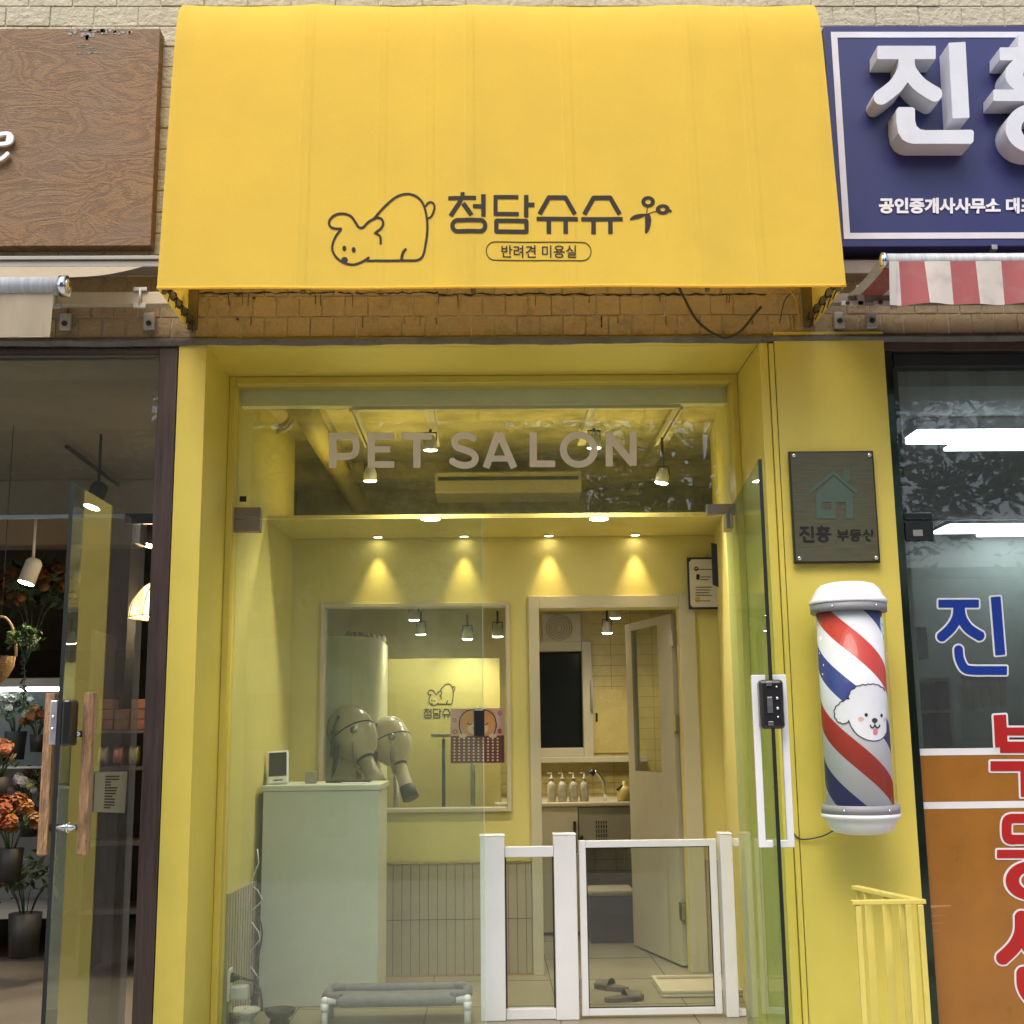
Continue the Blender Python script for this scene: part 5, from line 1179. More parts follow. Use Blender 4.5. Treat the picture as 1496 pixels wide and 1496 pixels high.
# ------------------------------------------------------------------ blue estate agent sign, right
def blue_sign():
    Y = -.14; x0, x1, z0, z1 = bp(1213, 38, 1496, 360, Y)
    m_b = pbr('navy sign panel', (.026,.031,.125), .35, var=.05)
    t = thing('shop_sign', 'navy blue shop sign with thick white raised letters above the estate agent', 'sign', ((x0+x1)/2+.4, Y, z0))
    b = MB(); b.box(x0, x1+1.4, Y, -.004, z0, z1, bev=.003); b.build('panel', m_b, t)
    a = bp(1223, 47, 1496, 349, Y); w = .027
    b = MB(); X1 = x1+1.37; yy = Y-.003
    b.box(a[0], a[0]+w, yy, Y-.0005, a[2], a[3]); b.box(a[0]+w+.0004, X1, yy, Y-.0005, a[3]-w, a[3]); b.box(a[0]+w+.0004, X1, yy, Y-.0005, a[2], a[2]+w); b.build('border_stripe', pbr('sign white', (.66,.66,.70), .4), t)
    ml = pbr('channel letter white', (.62,.64,.68), .4, var=.05, dirt=.15, dcol=(.4,.33,.25), dscale=8)
    Yl = Y-.11
    f = lambda x, y, tt: (lambda p: Vector((p.x, Y-.002-tt, p.z)))(PY(x, y, Yl))
    z = zoomed(996, 0, 2.992, f)
    for sh in (JIN, HEUNG):
        o = draw('raised_letter', sh, z, ml, t, step=2.5, depth=.108)
        rim = draw('letter_rim', sh, (lambda x, y, tt: z(x, y, .1085+tt)), pbr('letter edge trim', (.75,.76,.78), .3), o, step=1.6, thick=False, holes=[])
        # rim is the outline only: cut the inside out
        bpy.data.objects.remove(rim)
    mt = pbr('white vinyl', (.78,.78,.80), .4)
    text('small_lettering', '공인중개사사무소 대표', (1284, 289, 1513, 312), Y-.0035, mt, t, bold=.045)
    b = MB(); p = PY(1450, 357, Y); b.box(p.x-.012, p.x+.012, Y-.02, Y+.01, z0-.022, z0-.001, bev=.002); b.build('clip', m_steel, t)
blue_sign()

# ------------------------------------------------------------------ neighbours' retractable awnings
def roll_awning(name, label, X0, X1, zt, mat, stripes, side, px_tube, valance_px, cassette_pal):
    t = thing(name, label, 'awning', ((X0+X1)/2, -.3, zt))
    return t
def left_awning():
    t = thing('retractable_awning', 'rolled beige canvas awning with a pale tube over the flower shop', 'awning', (-1.9, -.2, 2.9))
    Yf = -.62; mc = pbr('beige canvas', (.42,.36,.26), .85, var=.12, scale=6, stretch=(6,6,1), trans=.2, dirt=.3, dcol=(.2,.17,.12))
    a = PY(97, 418, Yf); x1 = a.x; r = .034; zc = PY(90, 418, Yf).z
    b = MB(); b.cyl((-3.2, Yf, zc), (x1-.02, Yf, zc), r, seg=24)
    b.build('front_bar', pbr('dirty white bar', (.50,.52,.53), .4, var=.2, scale=8, stretch=(10,1,1)), t)
    b = MB(); b.cyl((x1-.022, Yf, zc), (x1+.006, Yf, zc), r+.006, seg=24); b.ball((x1+.006, Yf, zc), (.006,r*.8,r*.8), 14); b.build('end_cap', m_chrome, t)
    # valance
    zv = PY(50, 494, Yf).z; xv0 = PY(80, 430, Yf).x; xv1 = PY(75, 492, Yf).x
    b = MB(); b.grid(lambda u, v: Vector((-3.2+(xv0+(xv1-xv0)*v+3.2)*u, Yf-.012+.006*math.sin(u*60)*v, zc-r*.7+(zv-zc+r*.7)*v)), 120, 12); b.build('valance', mc, t)
    b = MB(); b.tube([Vector((-3.2+(xv1+3.2)*k/40, Yf-.014, zv)) for k in range(41)], .003, 6); b.build('valance_hem', mc, t)
    # canvas from the bar up to the wall roller
    x2 = PY(225, 385, -.05).x; zr = PY(150, 384, -.06).z
    b = MB(); b.grid(lambda u, v: Vector((-3.2+(x1-.02+(x2-.02-x1+.02)*v+3.2)*u, Yf+(-.06-Yf)*v, zc+r+(zr-zc-r-.01)*v-.015*math.sin(math.pi*v))), 20, 12); b.build('canvas', pbr('beige canvas', (0,0,0)), t)
    b = MB(); zl = PY(150, 380, -.09).z; b.box(-3.2, -1.27, -.11, -.004, zl-.004, zl+.012, bev=.002); b.box(-3.2, -1.27, -.10, -.004, zl-.035, zl-.0045, bev=.004)
    b.build('wall_rail', pbr('painted rail', (.33,.32,.29), .5, .3), t)
    # fixing bar and brackets
    x0, x3, z0, z1 = bp(100, 430, 245, 448, -.10)
    b = MB(); b.box(-3.2, AX0+.0-.004, -.13, -.09, z0, z1, bev=.003); b.build('fixing_bar', pbr('cream bar', (.48,.42,.30), .5), t)
    for px in (80, 205):
        p = PY(px, 440, -.13); b = MB(); b.box(p.x-.028, p.x+.028, -.142, -.131, z1+.0, z1+.016, bev=.002); b.box(p.x-.026, p.x+.026, -.142, -.131, z0-.02, z0-.001, bev=.002); b.cyl((p.x, -.138, z0-.01), (p.x, -.138, z1+.01), .006, seg=8)
        b.box(p.x-.012, p.x+.034, -.034, -.012, z0-.075, z0-.002, bev=.003); b.build('bracket', pbr('pale bracket', (.48,.46,.42), .5, .2, dirt=.4), t)
        b = MB(); b.ball((p.x+.011, -.036, z0-.05), (.012,.008,.012), 10); b.build('bolt', m_dark, t)
left_awning()
def striped_fabric():
    m = bpy.data.materials.new('red and white striped canvas'); m.use_nodes = True; n = m.node_tree; N = n.nodes; L = n.links; bs = N['Principled BSDF']; bs.inputs['Roughness'].default_value = .85
    tc = N.new('ShaderNodeTexCoord'); sx = N.new('ShaderNodeSeparateXYZ'); L.new(tc.outputs['Object'], sx.inputs[0])
    fr = N.new('ShaderNodeMath'); fr.operation = 'MULTIPLY_ADD'; fr.inputs[1].default_value = 1/.196; fr.inputs[2].default_value = STR_PH; L.new(sx.outputs[0], fr.inputs[0]); f2 = N.new('ShaderNodeMath'); f2.operation = 'FRACT'; L.new(fr.outputs[0], f2.inputs[0])
    g_ = N.new('ShaderNodeMath'); g_.operation = 'GREATER_THAN'; g_.inputs[1].default_value = .5; L.new(f2.outputs[0], g_.inputs[0])
    mx = N.new('ShaderNodeMix'); mx.data_type = 'RGBA'; mx.inputs[6].default_value = (.32,.085,.085,1); mx.inputs[7].default_value = (.54,.49,.44,1); L.new(g_.outputs[0], mx.inputs[0])
    nz = N.new('ShaderNodeTexNoise'); nz.inputs['Scale'].default_value = 14; nz.inputs['Detail'].default_value = 8; L.new(tc.outputs['Object'], nz.inputs[0]); r = N.new('ShaderNodeMapRange'); r.inputs['From Min'].default_value = .5; r.inputs['From Max'].default_value = .8; r.inputs['To Max'].default_value = .5; L.new(nz.outputs[0], r.inputs[0])
    m2 = N.new('ShaderNodeMix'); m2.data_type = 'RGBA'; m2.inputs[7].default_value = (.25,.20,.18,1); L.new(r.outputs[0], m2.inputs[0]); L.new(mx.outputs[2], m2.inputs[6]); L.new(m2.outputs[2], bs.inputs['Base Color'])
    return m
STR_PH = .0
def right_awning():
    global STR_PH
    Yf = -.60; r = .027; a = PY(1284, 378, Yf); x0 = a.x; zc = PY(1290, 381, Yf).z
    tx = x0
    t = thing('retractable_awning', 'rolled red and white striped awning over the estate agent window', 'awning', (tx, -.2, 2.9))
    STR_PH = -(PY(1312, 420, Yf).x-tx)/.196
    ms = striped_fabric()
    b = MB(); b.cyl((x0+.02, Yf, zc), (3.2, Yf, zc), r, seg=24); b.build('front_bar', pbr('dirty white bar', (0,0,0)), t)
    b = MB(); b.cyl((x0+.010, Yf, zc), (x0+.022, Yf, zc), r+.005, seg=24); b.ball((x0+.009, Yf, zc), (.008,r*.9,r*.9), 14); b.build('end_cap', m_chrome, t)
    zv = PY(1400, 445, Yf-.03).z; xa, xb = PY(1296, 392, Yf).x, PY(1300, 445, Yf-.03).x
    b = MB()
    def fn(u, v):
        X = xa+(xb-xa)*v+(3.2-xa)*u; fold = math.sin(X*33)*.010+math.sin(X*17+1)*.008
        return Vector((X, Yf-.028-.03*v*.3+fold*v, zc-r*.5+(zv-zc+r*.5)*v))
    b.grid(fn, 160, 14); b.build('valance', ms, t)
    b = MB(); b.grid(lambda u, v: fn(u*.016, v)+Vector((0,-.003,0)), 2, 14); b.build('valance_edge', pbr('grey canvas edge', (.5,.47,.43), .85), t)
    x2 = PY(1232, 378, -.10).x; zr = PY(1300, 371, -.15).z
    b = MB(); b.grid(lambda u, v: Vector((x0+.02+(x2-x0-.02)*v+(3.2-x0)*u, Yf+(-.06-Yf)*v, zc+r+.003+.01*v-.012*math.sin(math.pi*v))), 20, 10); b.build('canvas', ms, t)
    x_, _, z0, z1 = bp(1240, 432, 1300, 446, -.10)
    b = MB(); b.box(AX1+.006, 3.2, -.13, -.09, z0, z1, bev=.003); b.box(AX1+.006, 3.2, -.10, -.004, z1+.10, z1+.16, bev=.003); b.build('fixing_bar', pbr('grimy bar', (.24,.21,.17), .6, dirt=.7), t)
    for px in (1233, 1281):
        p = PY(px, 450, -.13); b = MB(); b.box(p.x-.014, p.x+.03, -.034, -.012, z0-.075, z0-.004, bev=.003); b.box(p.x-.014, p.x+.08, -.145, -.131, z0-.016, z0+.005, bev=.002); b.box(p.x+.055, p.x+.085, -.145, -.131, z0-.03, z1+.03, bev=.002); b.build('bracket', pbr('pale bracket', (0,0,0)), t)
        b = MB(); b.ball((p.x+.008, -.036, z0-.045), (.012,.008,.012), 10); b.ball((p.x+.012, -.147, z0-.005), (.01,.006,.01), 10); b.build('bolt', m_dark, t)
right_awning()

# ------------------------------------------------------------------ flower shop, left
def flower_shop():
    FX1 = PY(262, 500, 0).x-.004; FX0 = PY(233, 515, 0).x; HZb = PY(100, 516, .02).z
    t = thing('shop_window_frame', 'dark brown woodgrain frame around the flower shop entrance', 'window frame', (FX0, .03, STREET))
    b = MB(); b.box(FX0, FX1, .0, .12, STREET, 2.875, bev=.003); b.build('jamb', m_brown, t)
    b = MB(); b.box(-3.4, FX0-.001, .004, .118, HZb, 2.874, bev=.003); b.build('head', m_brown, t)
    tz = PY(100, 752, .06).z
    b = MB(); b.box(-3.4, FX0-.002, .055, .067, tz-.0, HZb-.006); b.build('transom_pane', m_ghazy, t)
    b = MB(); b.box(-3.4, FX0-.002, .05, .072, HZb-.0055, HZb-.0005); b.box(-3.4, FX0-.002, .052, .070, tz-.016, tz-.0005); b.build('glazing_bead', pbr('greenish bead', (.20,.24,.22), .3), t)
    x0, x1, z0, z1 = bp(183, 752, 226, 768, .05); b = MB(); b.box(x0, FX0-.003, .035, .050, tz-.045, tz+.0, bev=.002); b.build('patch_fitting', pbr('black patch', (.02,.02,.022), .3, .4), t)
    # open leaf
    top = tz-.05; hg = PY(211, 772, .06); H = Vector((hg.x, .06, 0)); fr = PZ(106, 706, top); Fp = Vector((fr.x, fr.y, 0))
    t = thing('glass_door', 'open glass door of the flower shop with rough wooden pulls', 'door', H)
    d, n = leaf(t, H, Fp, STREET+.02, top, .012, m_ghazy)
    obx(H+d*.06, d, n, .10, .03, top-.09, top-.012).build('patch_fitting', m_patch, t)
    mw = pbr('rough pale timber', (.34,.20,.10), .75, var=.5, scale=10, stretch=(5,5,.8), bump=1, bscale=40, dirt=.85, dcol=(.07,.035,.02), dscale=14)
    c = Fp-d*.10; 
    zt, zb = PY(118, 1012, c.y).z, PY(100, 1249, c.y).z
    sd_ = -1 if n.x < 0 else 1
    for s in (-1, 1):
        b = obx(c+n*s*.066, d, n, .038, .034, zb, zt, .004); b.build('wood_pull', mw, t)
    for zz in (zt-.14, zb+.09):
        b = MB(); b.cyl(c+n*.05+Vector((0,0,zz)), c-n*.05+Vector((0,0,zz)), .0115, seg=14); b.cyl(c+n*.015+Vector((0,0,zz)), c+n*.007+Vector((0,0,zz)), .019, seg=14); b.build('standoff', m_chrome, t)
    zl, zu = PY(90, 1090, Fp.y).z, PY(90, 1022, Fp.y).z
    lk = obx(Fp-d*.035+n*sd_*-.0+n*(.022 if n.x > 0 else -.022), d, n, .085, .03, zl, zu, .008).build('lock', m_black, t)
    obx(Fp-d*.035-n*(.02 if n.x > 0 else -.02), d, n, .085, .024, zl+.005, zu-.002, .004).build('lock_case', pbr('silver lock', (.5,.5,.52), .35, .8), lk)
    b = MB()
    for zz in (.02, -.02): b.ball(Fp+d*.009-n*(.02 if n.x > 0 else -.02)+Vector((0,0,(zl+zu)/2+zz)), .0055, 8)
    b.build('screw', m_chrome, lk)
    # price list taped to the leaf
    L_ = (Fp-H).length
    def onleaf(px, py):      # intersect photo ray with the leaf plane
        r_ = ray(px, py); nn = n; s_ = (H-CAM).dot(nn)/r_.dot(nn); return CAM+r_*s_
    pa, pb, pc_, pd = onleaf(136, 1128), onleaf(183, 1127), onleaf(179, 1188), onleaf(133, 1186)
    tp = thing('price_list', 'paper price list taped to the glass of the flower shop door', 'notice', (pa+pc_)/2)
    off = n*(.008 if (CAM-H).dot(n) > 0 else -.008)
    b = MB(); b.prism([p+off for p in (pa, pb, pc_, pd)], off*.1); b.build('sheet', pbr('old paper', (.27,.25,.19), .8, trans=.2), tp)
    b = MB(); rr = random.Random(2)
    for k in range(12):
        u0, u1, v = .3, .3+rr.uniform(.15, .45), .10+.07*k
        A = pa+(pd-pa)*v; B = pb+(pc_-pb)*v; q0, q1 = A+(B-A)*u0, A+(B-A)*u1
        b.prism([q0+off*1.2, q1+off*1.2, q1+off*1.2-Vector((0,0,.005)), q0+off*1.2-Vector((0,0,.005))], off*.05)
    b.build('printed_lines', m_ink, tp)
    # room shell
    mwl = pbr('taupe shop wall', (.17,.155,.125), .8, var=.2, scale=4)
    b = MB(); b.box(-4.5, FX1-.005, .13, 8, STREET, -.02); o = b.build('shop_floor', pbr('taupe floor tile', (.16,.14,.11), .5, var=.2, scale=2)); o['kind'] = 'structure'
    t = thing('shop_interior_wall', 'dark taupe walls enclosing the flower shop room', 'wall', (-3, 6, 0))
    b = MB(); b.box(FX1-.03, FX1-.004, .13, 7, -.02, 2.9); b.build('right_wall', mwl, t)
    b = MB(); b.box(-4.6, FX1-.03, 5.2, 5.3, -.02, 2.9); b.build('back_wall', mwl, t)
    b = MB(); b.box(-4.7, -4.6, .13, 5.3, -.02, 2.9); b.build('left_wall', mwl, t)
    b = MB(); b.box(-4.6, FX1-.03, .13, 5.3, 2.86, 2.95); o = b.build('shop_ceiling', pbr('warm grey ceiling', (.36,.31,.25), .85, var=.08)); o['kind'] = 'structure'
    bz = PY(60, 792, 2.6).z
    b = MB(); b.box(-4.5, FX1-.04, 2.6, 2.8, bz-.02, 2.859, bev=.01); tag(b.build('ceiling_beam', pbr('warm beam', (.4,.34,.25), .8)), 'dropped beam across the flower shop ceiling', 'beam')
    # track and spots
    a, c = PZ(97, 652, 2.82), PZ(217, 742, 2.82)
    t = thing('light_track', 'dark slim lighting track slanting across the flower shop ceiling', 'light track', (a+c)/2)
    b = MB(); b.tube([a, c], .012, 6); b.build('rail', m_dark, t)
    def shopspot(px, py, Y, lb, body, e=22):
        p = PY(px, py, Y); t = thing('track_spot', lb, 'spot lamp', p, 'spot lamps of the flower shop'); A = Vector((-.25, -.2, -1)).normalized(); M = (-A).to_track_quat('Z', 'Y').to_matrix()
        b = MB(); b.lathe(p, [(.045,0),(.045,.12),(.03,.14)], 20, M); b.build('can', body, t)
        b = MB(); b.lathe(p, [(.0001,-.002),(.042,-.001)], 20, M); b.build('lens', m_lampw, t)
        b = MB(); q = p-A*.1; b.tube([q, Vector((q.x, q.y, min(2.85, q.z+.3)))], .008, 8); b.build('stem', body, t)
        spot(t, p+A*.03, e, 110, 1, (1,.85,.6), aim=A)
    shopspot(134, 741, 1.3, 'lit spot lamp seen through the open flower shop door glass', m_dark)
    shopspot(217, 797, 1.9, 'lit spot lamp beside the brown jamb of the flower shop', m_dark)
    shopspot(38, 852, 1.6, 'white square bodied spot lamp over the hanging basket', pbr('cream can', (.55,.5,.4), .5), 26)
    # half dome lamp
    p = PY(236, 903, 1.5)
    t = thing('pendant_lamp', 'glowing cream dome lamp with brass ribs beside the brown jamb', 'lamp', p)
    prof = [(.17*math.cos(a), .20*math.sin(a)) for a in [k*math.pi/24 for k in range(13)]]; prof[-1] = (.0001, .20)
    b = MB(); b.lathe(p, prof, 40); b.build('shade', pbr('glowing linen shade', (.75,.6,.35), .7, emit=1.6, ecol=(1,.72,.34), trans=.3), t)
    b = MB()
    for k in range(10):
        a = k*math.pi/5; b.tube([p+Vector((math.cos(a)*(r+.002), math.sin(a)*(r+.002), z_)) for r, z_ in prof[:-1]], .003, 5)
    b.tube([p+Vector((.172*math.cos(a), .172*math.sin(a), 0)) for a in [k*math.pi/16 for k in range(33)]], .004, 6); b.build('rib', pbr('aged brass', (.25,.15,.05), .4, .8), t)
    b = MB(); b.ball(p+Vector((-.09,-.10,.02)), .025, 12); b.build('bulb', pbr('lit bulb', (1,.9,.7), .3, emit=40, ecol=(1,.8,.5)), t)
    b = MB(); b.tube([p+Vector((0,0,.20)), p+Vector((0,0,.6))], .006, 8); b.tube([p+Vector((-.05,-.04,0)), p+Vector((-.03,-.02,-.05)), p+Vector((-.01,0,-.06))], .006, 6); b.build('stem', pbr('aged brass', (0,0,0)), t)
    l = bpy.data.lights.new('bulb', 'POINT'); l.energy = 8; l.color = (1,.75,.42); l.shadow_soft_size = .05; lo = bpy.data.objects.new('lamp_light', l); COL.objects.link(lo); lo.parent = t; lo.location = (-.05,-.08,-.03)
    # flower fridge
    Y = 2.4; x0, x1, z0, z1 = bp(-140, 1004, 78, 1330, Y)
    t = thing('display_fridge', 'glass flower fridge with a cool white strip light', 'fridge', ((x0+x1)/2, Y, z0))
    mfr = pbr('pale grey fridge', (.30,.31,.30), .4)
    b = MB(); b.box(x0, x1, Y+.5, Y+.55, z0, z1); b.box(x0, x1, Y, Y+.499, z1, z1+.05); b.box(x0, x1, Y, Y+.499, z0-.05, z0); b.box(x1, x1+.03, Y, Y+.55, z0-.05, z1+.05); b.build('cabinet', mfr, t)
    zs = PY(40, 1120, Y+.01).z
    b = MB(); b.box(x0+.001, x1-.001, Y+.02, Y+.49, zs-.012, zs, bev=.002); b.build('shelf', pbr('pale shelf', (.5,.52,.5), .4), t)
    b = MB(); b.box(x0, x1-.01, Y+.06, Y+.08, z1-.024, z1-.004); b.build('strip_light', pbr('cool strip', (1,1,1), .3, emit=6, ecol=(.8,.93,1)), t)
    # bouquets
    rr = random.Random(11)
    leafm = pbr('flower foliage', (.035,.075,.022), .6, var=.5, scale=30); leafm2 = pbr('dark foliage', (.02,.04,.015), .7, var=.5, scale=30)
    def bouquet(lb, c, R, cols, nb, nl, pot=True, br=.03, lm=leafm, cat='flowers'):
        t = thing('bouquet', lb, cat, c)
        b = MB()
        for k in range(nl):
            a, e, r = rr.uniform(0, 6.28), rr.uniform(-.5, 1.4), R*rr.uniform(.3, 1.15)
            p = Vector(c)+Vector((math.cos(a)*math.cos(e)*r, math.sin(a)*math.cos(e)*r, math.sin(e)*r*.9)); s = R*rr.uniform(.12, .28)
            u = Vector((rr.uniform(-1,1), rr.uniform(-1,1), rr.uniform(-1,1))).normalized(); v = u.cross(Vector((rr.uniform(-1,1), rr.uniform(-1,1), .3))).normalized()
            b.poly([p-u*s, p+v*s*.35+u*.1*s, p+u*s, p-v*s*.35])
        for k in range(12):
            a = rr.uniform(0, 6.28); b.tube([Vector(c)+Vector((0,0,-R*1.4)), Vector(c)+Vector((math.cos(a)*R*.3, math.sin(a)*R*.3, -R*.5)), Vector(c)+Vector((math.cos(a)*R*.8, math.sin(a)*R*.8, R*.3))], .003, 4)
        b.build('foliage', lm, t)
        base = {}
        for k in range(nb):
            a, e = rr.uniform(0, 6.28), rr.uniform(-.2, 1.35); r = R*rr.uniform(.75, 1.05)
            p = Vector(c)+Vector((math.cos(a)*math.cos(e)*r, math.sin(a)*math.cos(e)*r*.9-.02, math.sin(e)*r))
            ci = k % len(cols)
            if ci not in base:
                b = MB()
                for q in range(26):
                    th = q*2.399; ph = math.acos(1-1.5*q/26); dirv = Vector((math.sin(ph)*math.cos(th), math.sin(ph)*math.sin(th), math.cos(ph)))
                    ctr = p+dirv*br*.55; ux = dirv.cross(Vector((.2,.3,.9))).normalized()*br*.55; uy = dirv.cross(ux).normalized()*br*.55
                    tip = dirv*br*.5
                    b.poly([ctr-ux*.6-uy*.6, ctr+ux*.6-uy*.6, ctr+ux+uy*.3+tip, ctr+uy+tip*1.2, ctr-ux+uy*.3+tip], True)
                cm = pbr('petal %.2f %.2f %.2f' % cols[ci], cols[ci], .6, var=.3, scale=40, trans=.25)
                o = b.build('bloom', cm, t); o_off = p
                me = o.data
                for v in me.vertices: v.co -= (p-Vector(c))
                o.location = p-Vector(c); base[ci] = o
            else:
                o = base[ci].copy(); COL.objects.link(o); o.parent = t; o.location = p-Vector(c); o.rotation_euler = (rr.uniform(-.6,.6), rr.uniform(-.6,.6), rr.uniform(0, 6)); s_ = rr.uniform(.75, 1.2); o.scale = (s_, s_, s_)
        if pot:
            b = MB(); b.lathe(Vector(c)+Vector((0,0,-R*2.2)), [(R*.42,0),(R*.5,R*1.3),(R*.46,R*1.3)], 18); b.build('bucket', m_dark, t)
    OR = [(.36,.12,.03), (.42,.20,.07), (.30,.07,.02), (.45,.28,.13)]; WH = [(.65,.66,.60), (.55,.60,.42)]; PK = [(.62,.45,.55), (.60,.6,.62), (.7,.72,.3)]
    bouquet('orange and apricot carnations low at the left edge of the picture', PY(18, 1205, 1.6), .13, OR, 22, 60, br=.034)
    bouquet('coral and dark red blooms at the left edge above the carnations', PY(0, 1110, 1.7), .10, [(.40,.17,.09),(.14,.01,.02),(.35,.11,.04)], 14, 40, br=.03)
    bouquet('white and pale green flowers on the upper fridge shelf', PY(25, 1040, 2.62), .13, WH, 22, 70, br=.022)
    bouquet('small orange flowers under the fridge light', PY(55, 1055, 2.5), .08, OR[:3], 14, 60, br=.02)
    bouquet('lilac and yellow flowers on the lower fridge shelf', PY(48, 1150, 2.55), .13, PK, 22, 80, br=.025)
    bouquet('dark green leafy bucket below the carnations', PY(40, 1290, 1.8), .17, [(.3,.1,.1)], 5, 110, br=.03, lm=leafm2, cat='plant')
    bouquet('dried brown and green branches high behind the hanging basket', PY(50, 870, 2.2), .22, [(.22,.10,.03),(.14,.07,.03)], 30, 160, pot=False, br=.03, lm=leafm2, cat='plant')
    # hanging basket with ivy
    p = PY(-2, 965, 1.2)
    t = thing('hanging_basket', 'wicker hanging basket with a cream cone and a hooped handle', 'basket', p)
    b = MB(); b.lathe(p, [(.02,-.11),(.05,-.08),(.075,-.03),(.08,.02),(.075,.02)], 24); b.build('wicker_bowl', pbr('wicker', (.32,.20,.09), .8, var=.5, scale=60, stretch=(1,1,3), bump=1, bscale=90), t)
    b = MB(); b.tube([p+Vector((.085*math.cos(a), 0, .02+.2*math.sin(a))) for a in [k*math.pi/20 for k in range(21)]], .006, 8); b.build('handle', pbr('cane', (.45,.32,.15), .6), t)
    b = MB(); b.tube([p+Vector((0,0,.22)), Vector((p.x, p.y, 2.85))], .002, 5); b.build('hanging_cord', m_dark, t)
    bouquet('trailing green ivy spilling from the hanging basket', PY(38, 938, 1.15), .085, [(.10,.20,.04)], 8, 150, pot=False, br=.014, lm=leafm, cat='plant')
    t = thing('trailing_vine', 'dark vine hanging straight down below the basket ivy', 'plant', PY(32, 960, 1.15))
    b = MB(); q0, q1 = PY(35, 955, 1.15), PY(33, 1035, 1.15)
    b.tube([q0, (q0+q1)/2+Vector((.006,0,0)), q1], .002, 5)
    for k in range(40):
        p = q0+(q1-q0)*rr.random()+Vector((rr.uniform(-.012,.012), rr.uniform(-.012,.012), 0)); s = .010
        b.poly([p+Vector((-s,0,0)), p+Vector((0,.004,s*.7)), p+Vector((s,0,0)), p+Vector((0,-.004,-s*.8))])
    b.build('vine', leafm2, t)
    # shelf with ribbons and boxes, behind the door glass
    Ys = 1.9; X0s, X1s, z0, z1 = bp(135, 1000, 222, 1010, Ys)
    t = thing('shelf_unit', 'dark shelf unit against the right wall of the flower shop', 'shelves', ((X0s+X1s)/2, Ys, 0))
    b = MB()
    for py in (1066, 1120, 1230, 1330):
        z_ = PY(180, py, Ys).z; b.box(X0s, FX1-.035, Ys, Ys+.4, z_-.02, z_)
    b.box(X0s-.02, X0s, Ys, Ys+.4, 0, z1+.3); b.build('board', pbr('dark shelf', (.045,.038,.03), .5), t)
    zz = PY(160, 1066, Ys).z
    k = 0
    for i in range(3):
        for j in range(3-i%2):
            b = MB(); x = X0s+.03+.09*i; z_ = zz+.001+.056*j; b.box(x, x+.08, Ys+.03, Ys+.13, z_, z_+.053, bev=.002)
            o = b.build('gift_box', pbr('rust box', (.11,.045,.025), .6, var=.3, scale=15)); k += 1
            tag(o, ['lowest', 'middle', 'topmost'][j]+' rust coloured gift box in the '+['left', 'middle', 'right'][i]+' stack on the flower shop shelf', 'box', 'gift boxes on the shelf')
    zz = PY(160, 1120, Ys).z
    for i in range(3):
        b = MB(); x = X0s+.06+.085*i; M = Matrix.Rotation(math.pi/2, 3, 'Y'); b.lathe((x, Ys+.08, zz+.056), [(.012,-.02),(.055,-.02),(.055,-.016),(.045,-.015),(.045,.015),(.055,.016),(.055,.02),(.012,.02)], 28, M.to_4x4().to_3x3())
        tag(b.build('ribbon_spool', pbr('ribbon %d' % i, ((.3,.26,.2), (.35,.14,.14), (.28,.25,.12))[i], .5)), ['left beige', 'middle dusty red', 'right olive'][i]+' spool of ribbon on the flower shop shelf', 'ribbon', 'ribbon spools')
    # crumpled paper on the floor
    p = PZ(30, 1395, 0.02); b = MB()
    r3 = random.Random(5)
    b.grid(lambda u, v: Vector((p.x-.25+.5*u, 1.0+.4*v, .001+.22*math.sin(math.pi*u)*math.sin(math.pi*v)*(.5+r3.random()))), 14, 12, smooth=False)
    tag(b.build('wrapping_paper', pbr('blush wrapping paper', (.30,.15,.10), .7, trans=.3)), 'crumpled blush wrapping paper on the flower shop floor', 'paper')
    b = MB(); b.box(-4.4, -2.2, 4.2, 4.6, 0, 1.9); b.box(-2.1, -1.5, 4.6, 5.0, 0, 1.6); tag(b.build('rear_cupboard', pbr('dark cupboard', (.03,.022,.016), .6, var=.4)), 'dark cupboards along the back of the flower shop', 'cupboard')
flower_shop()

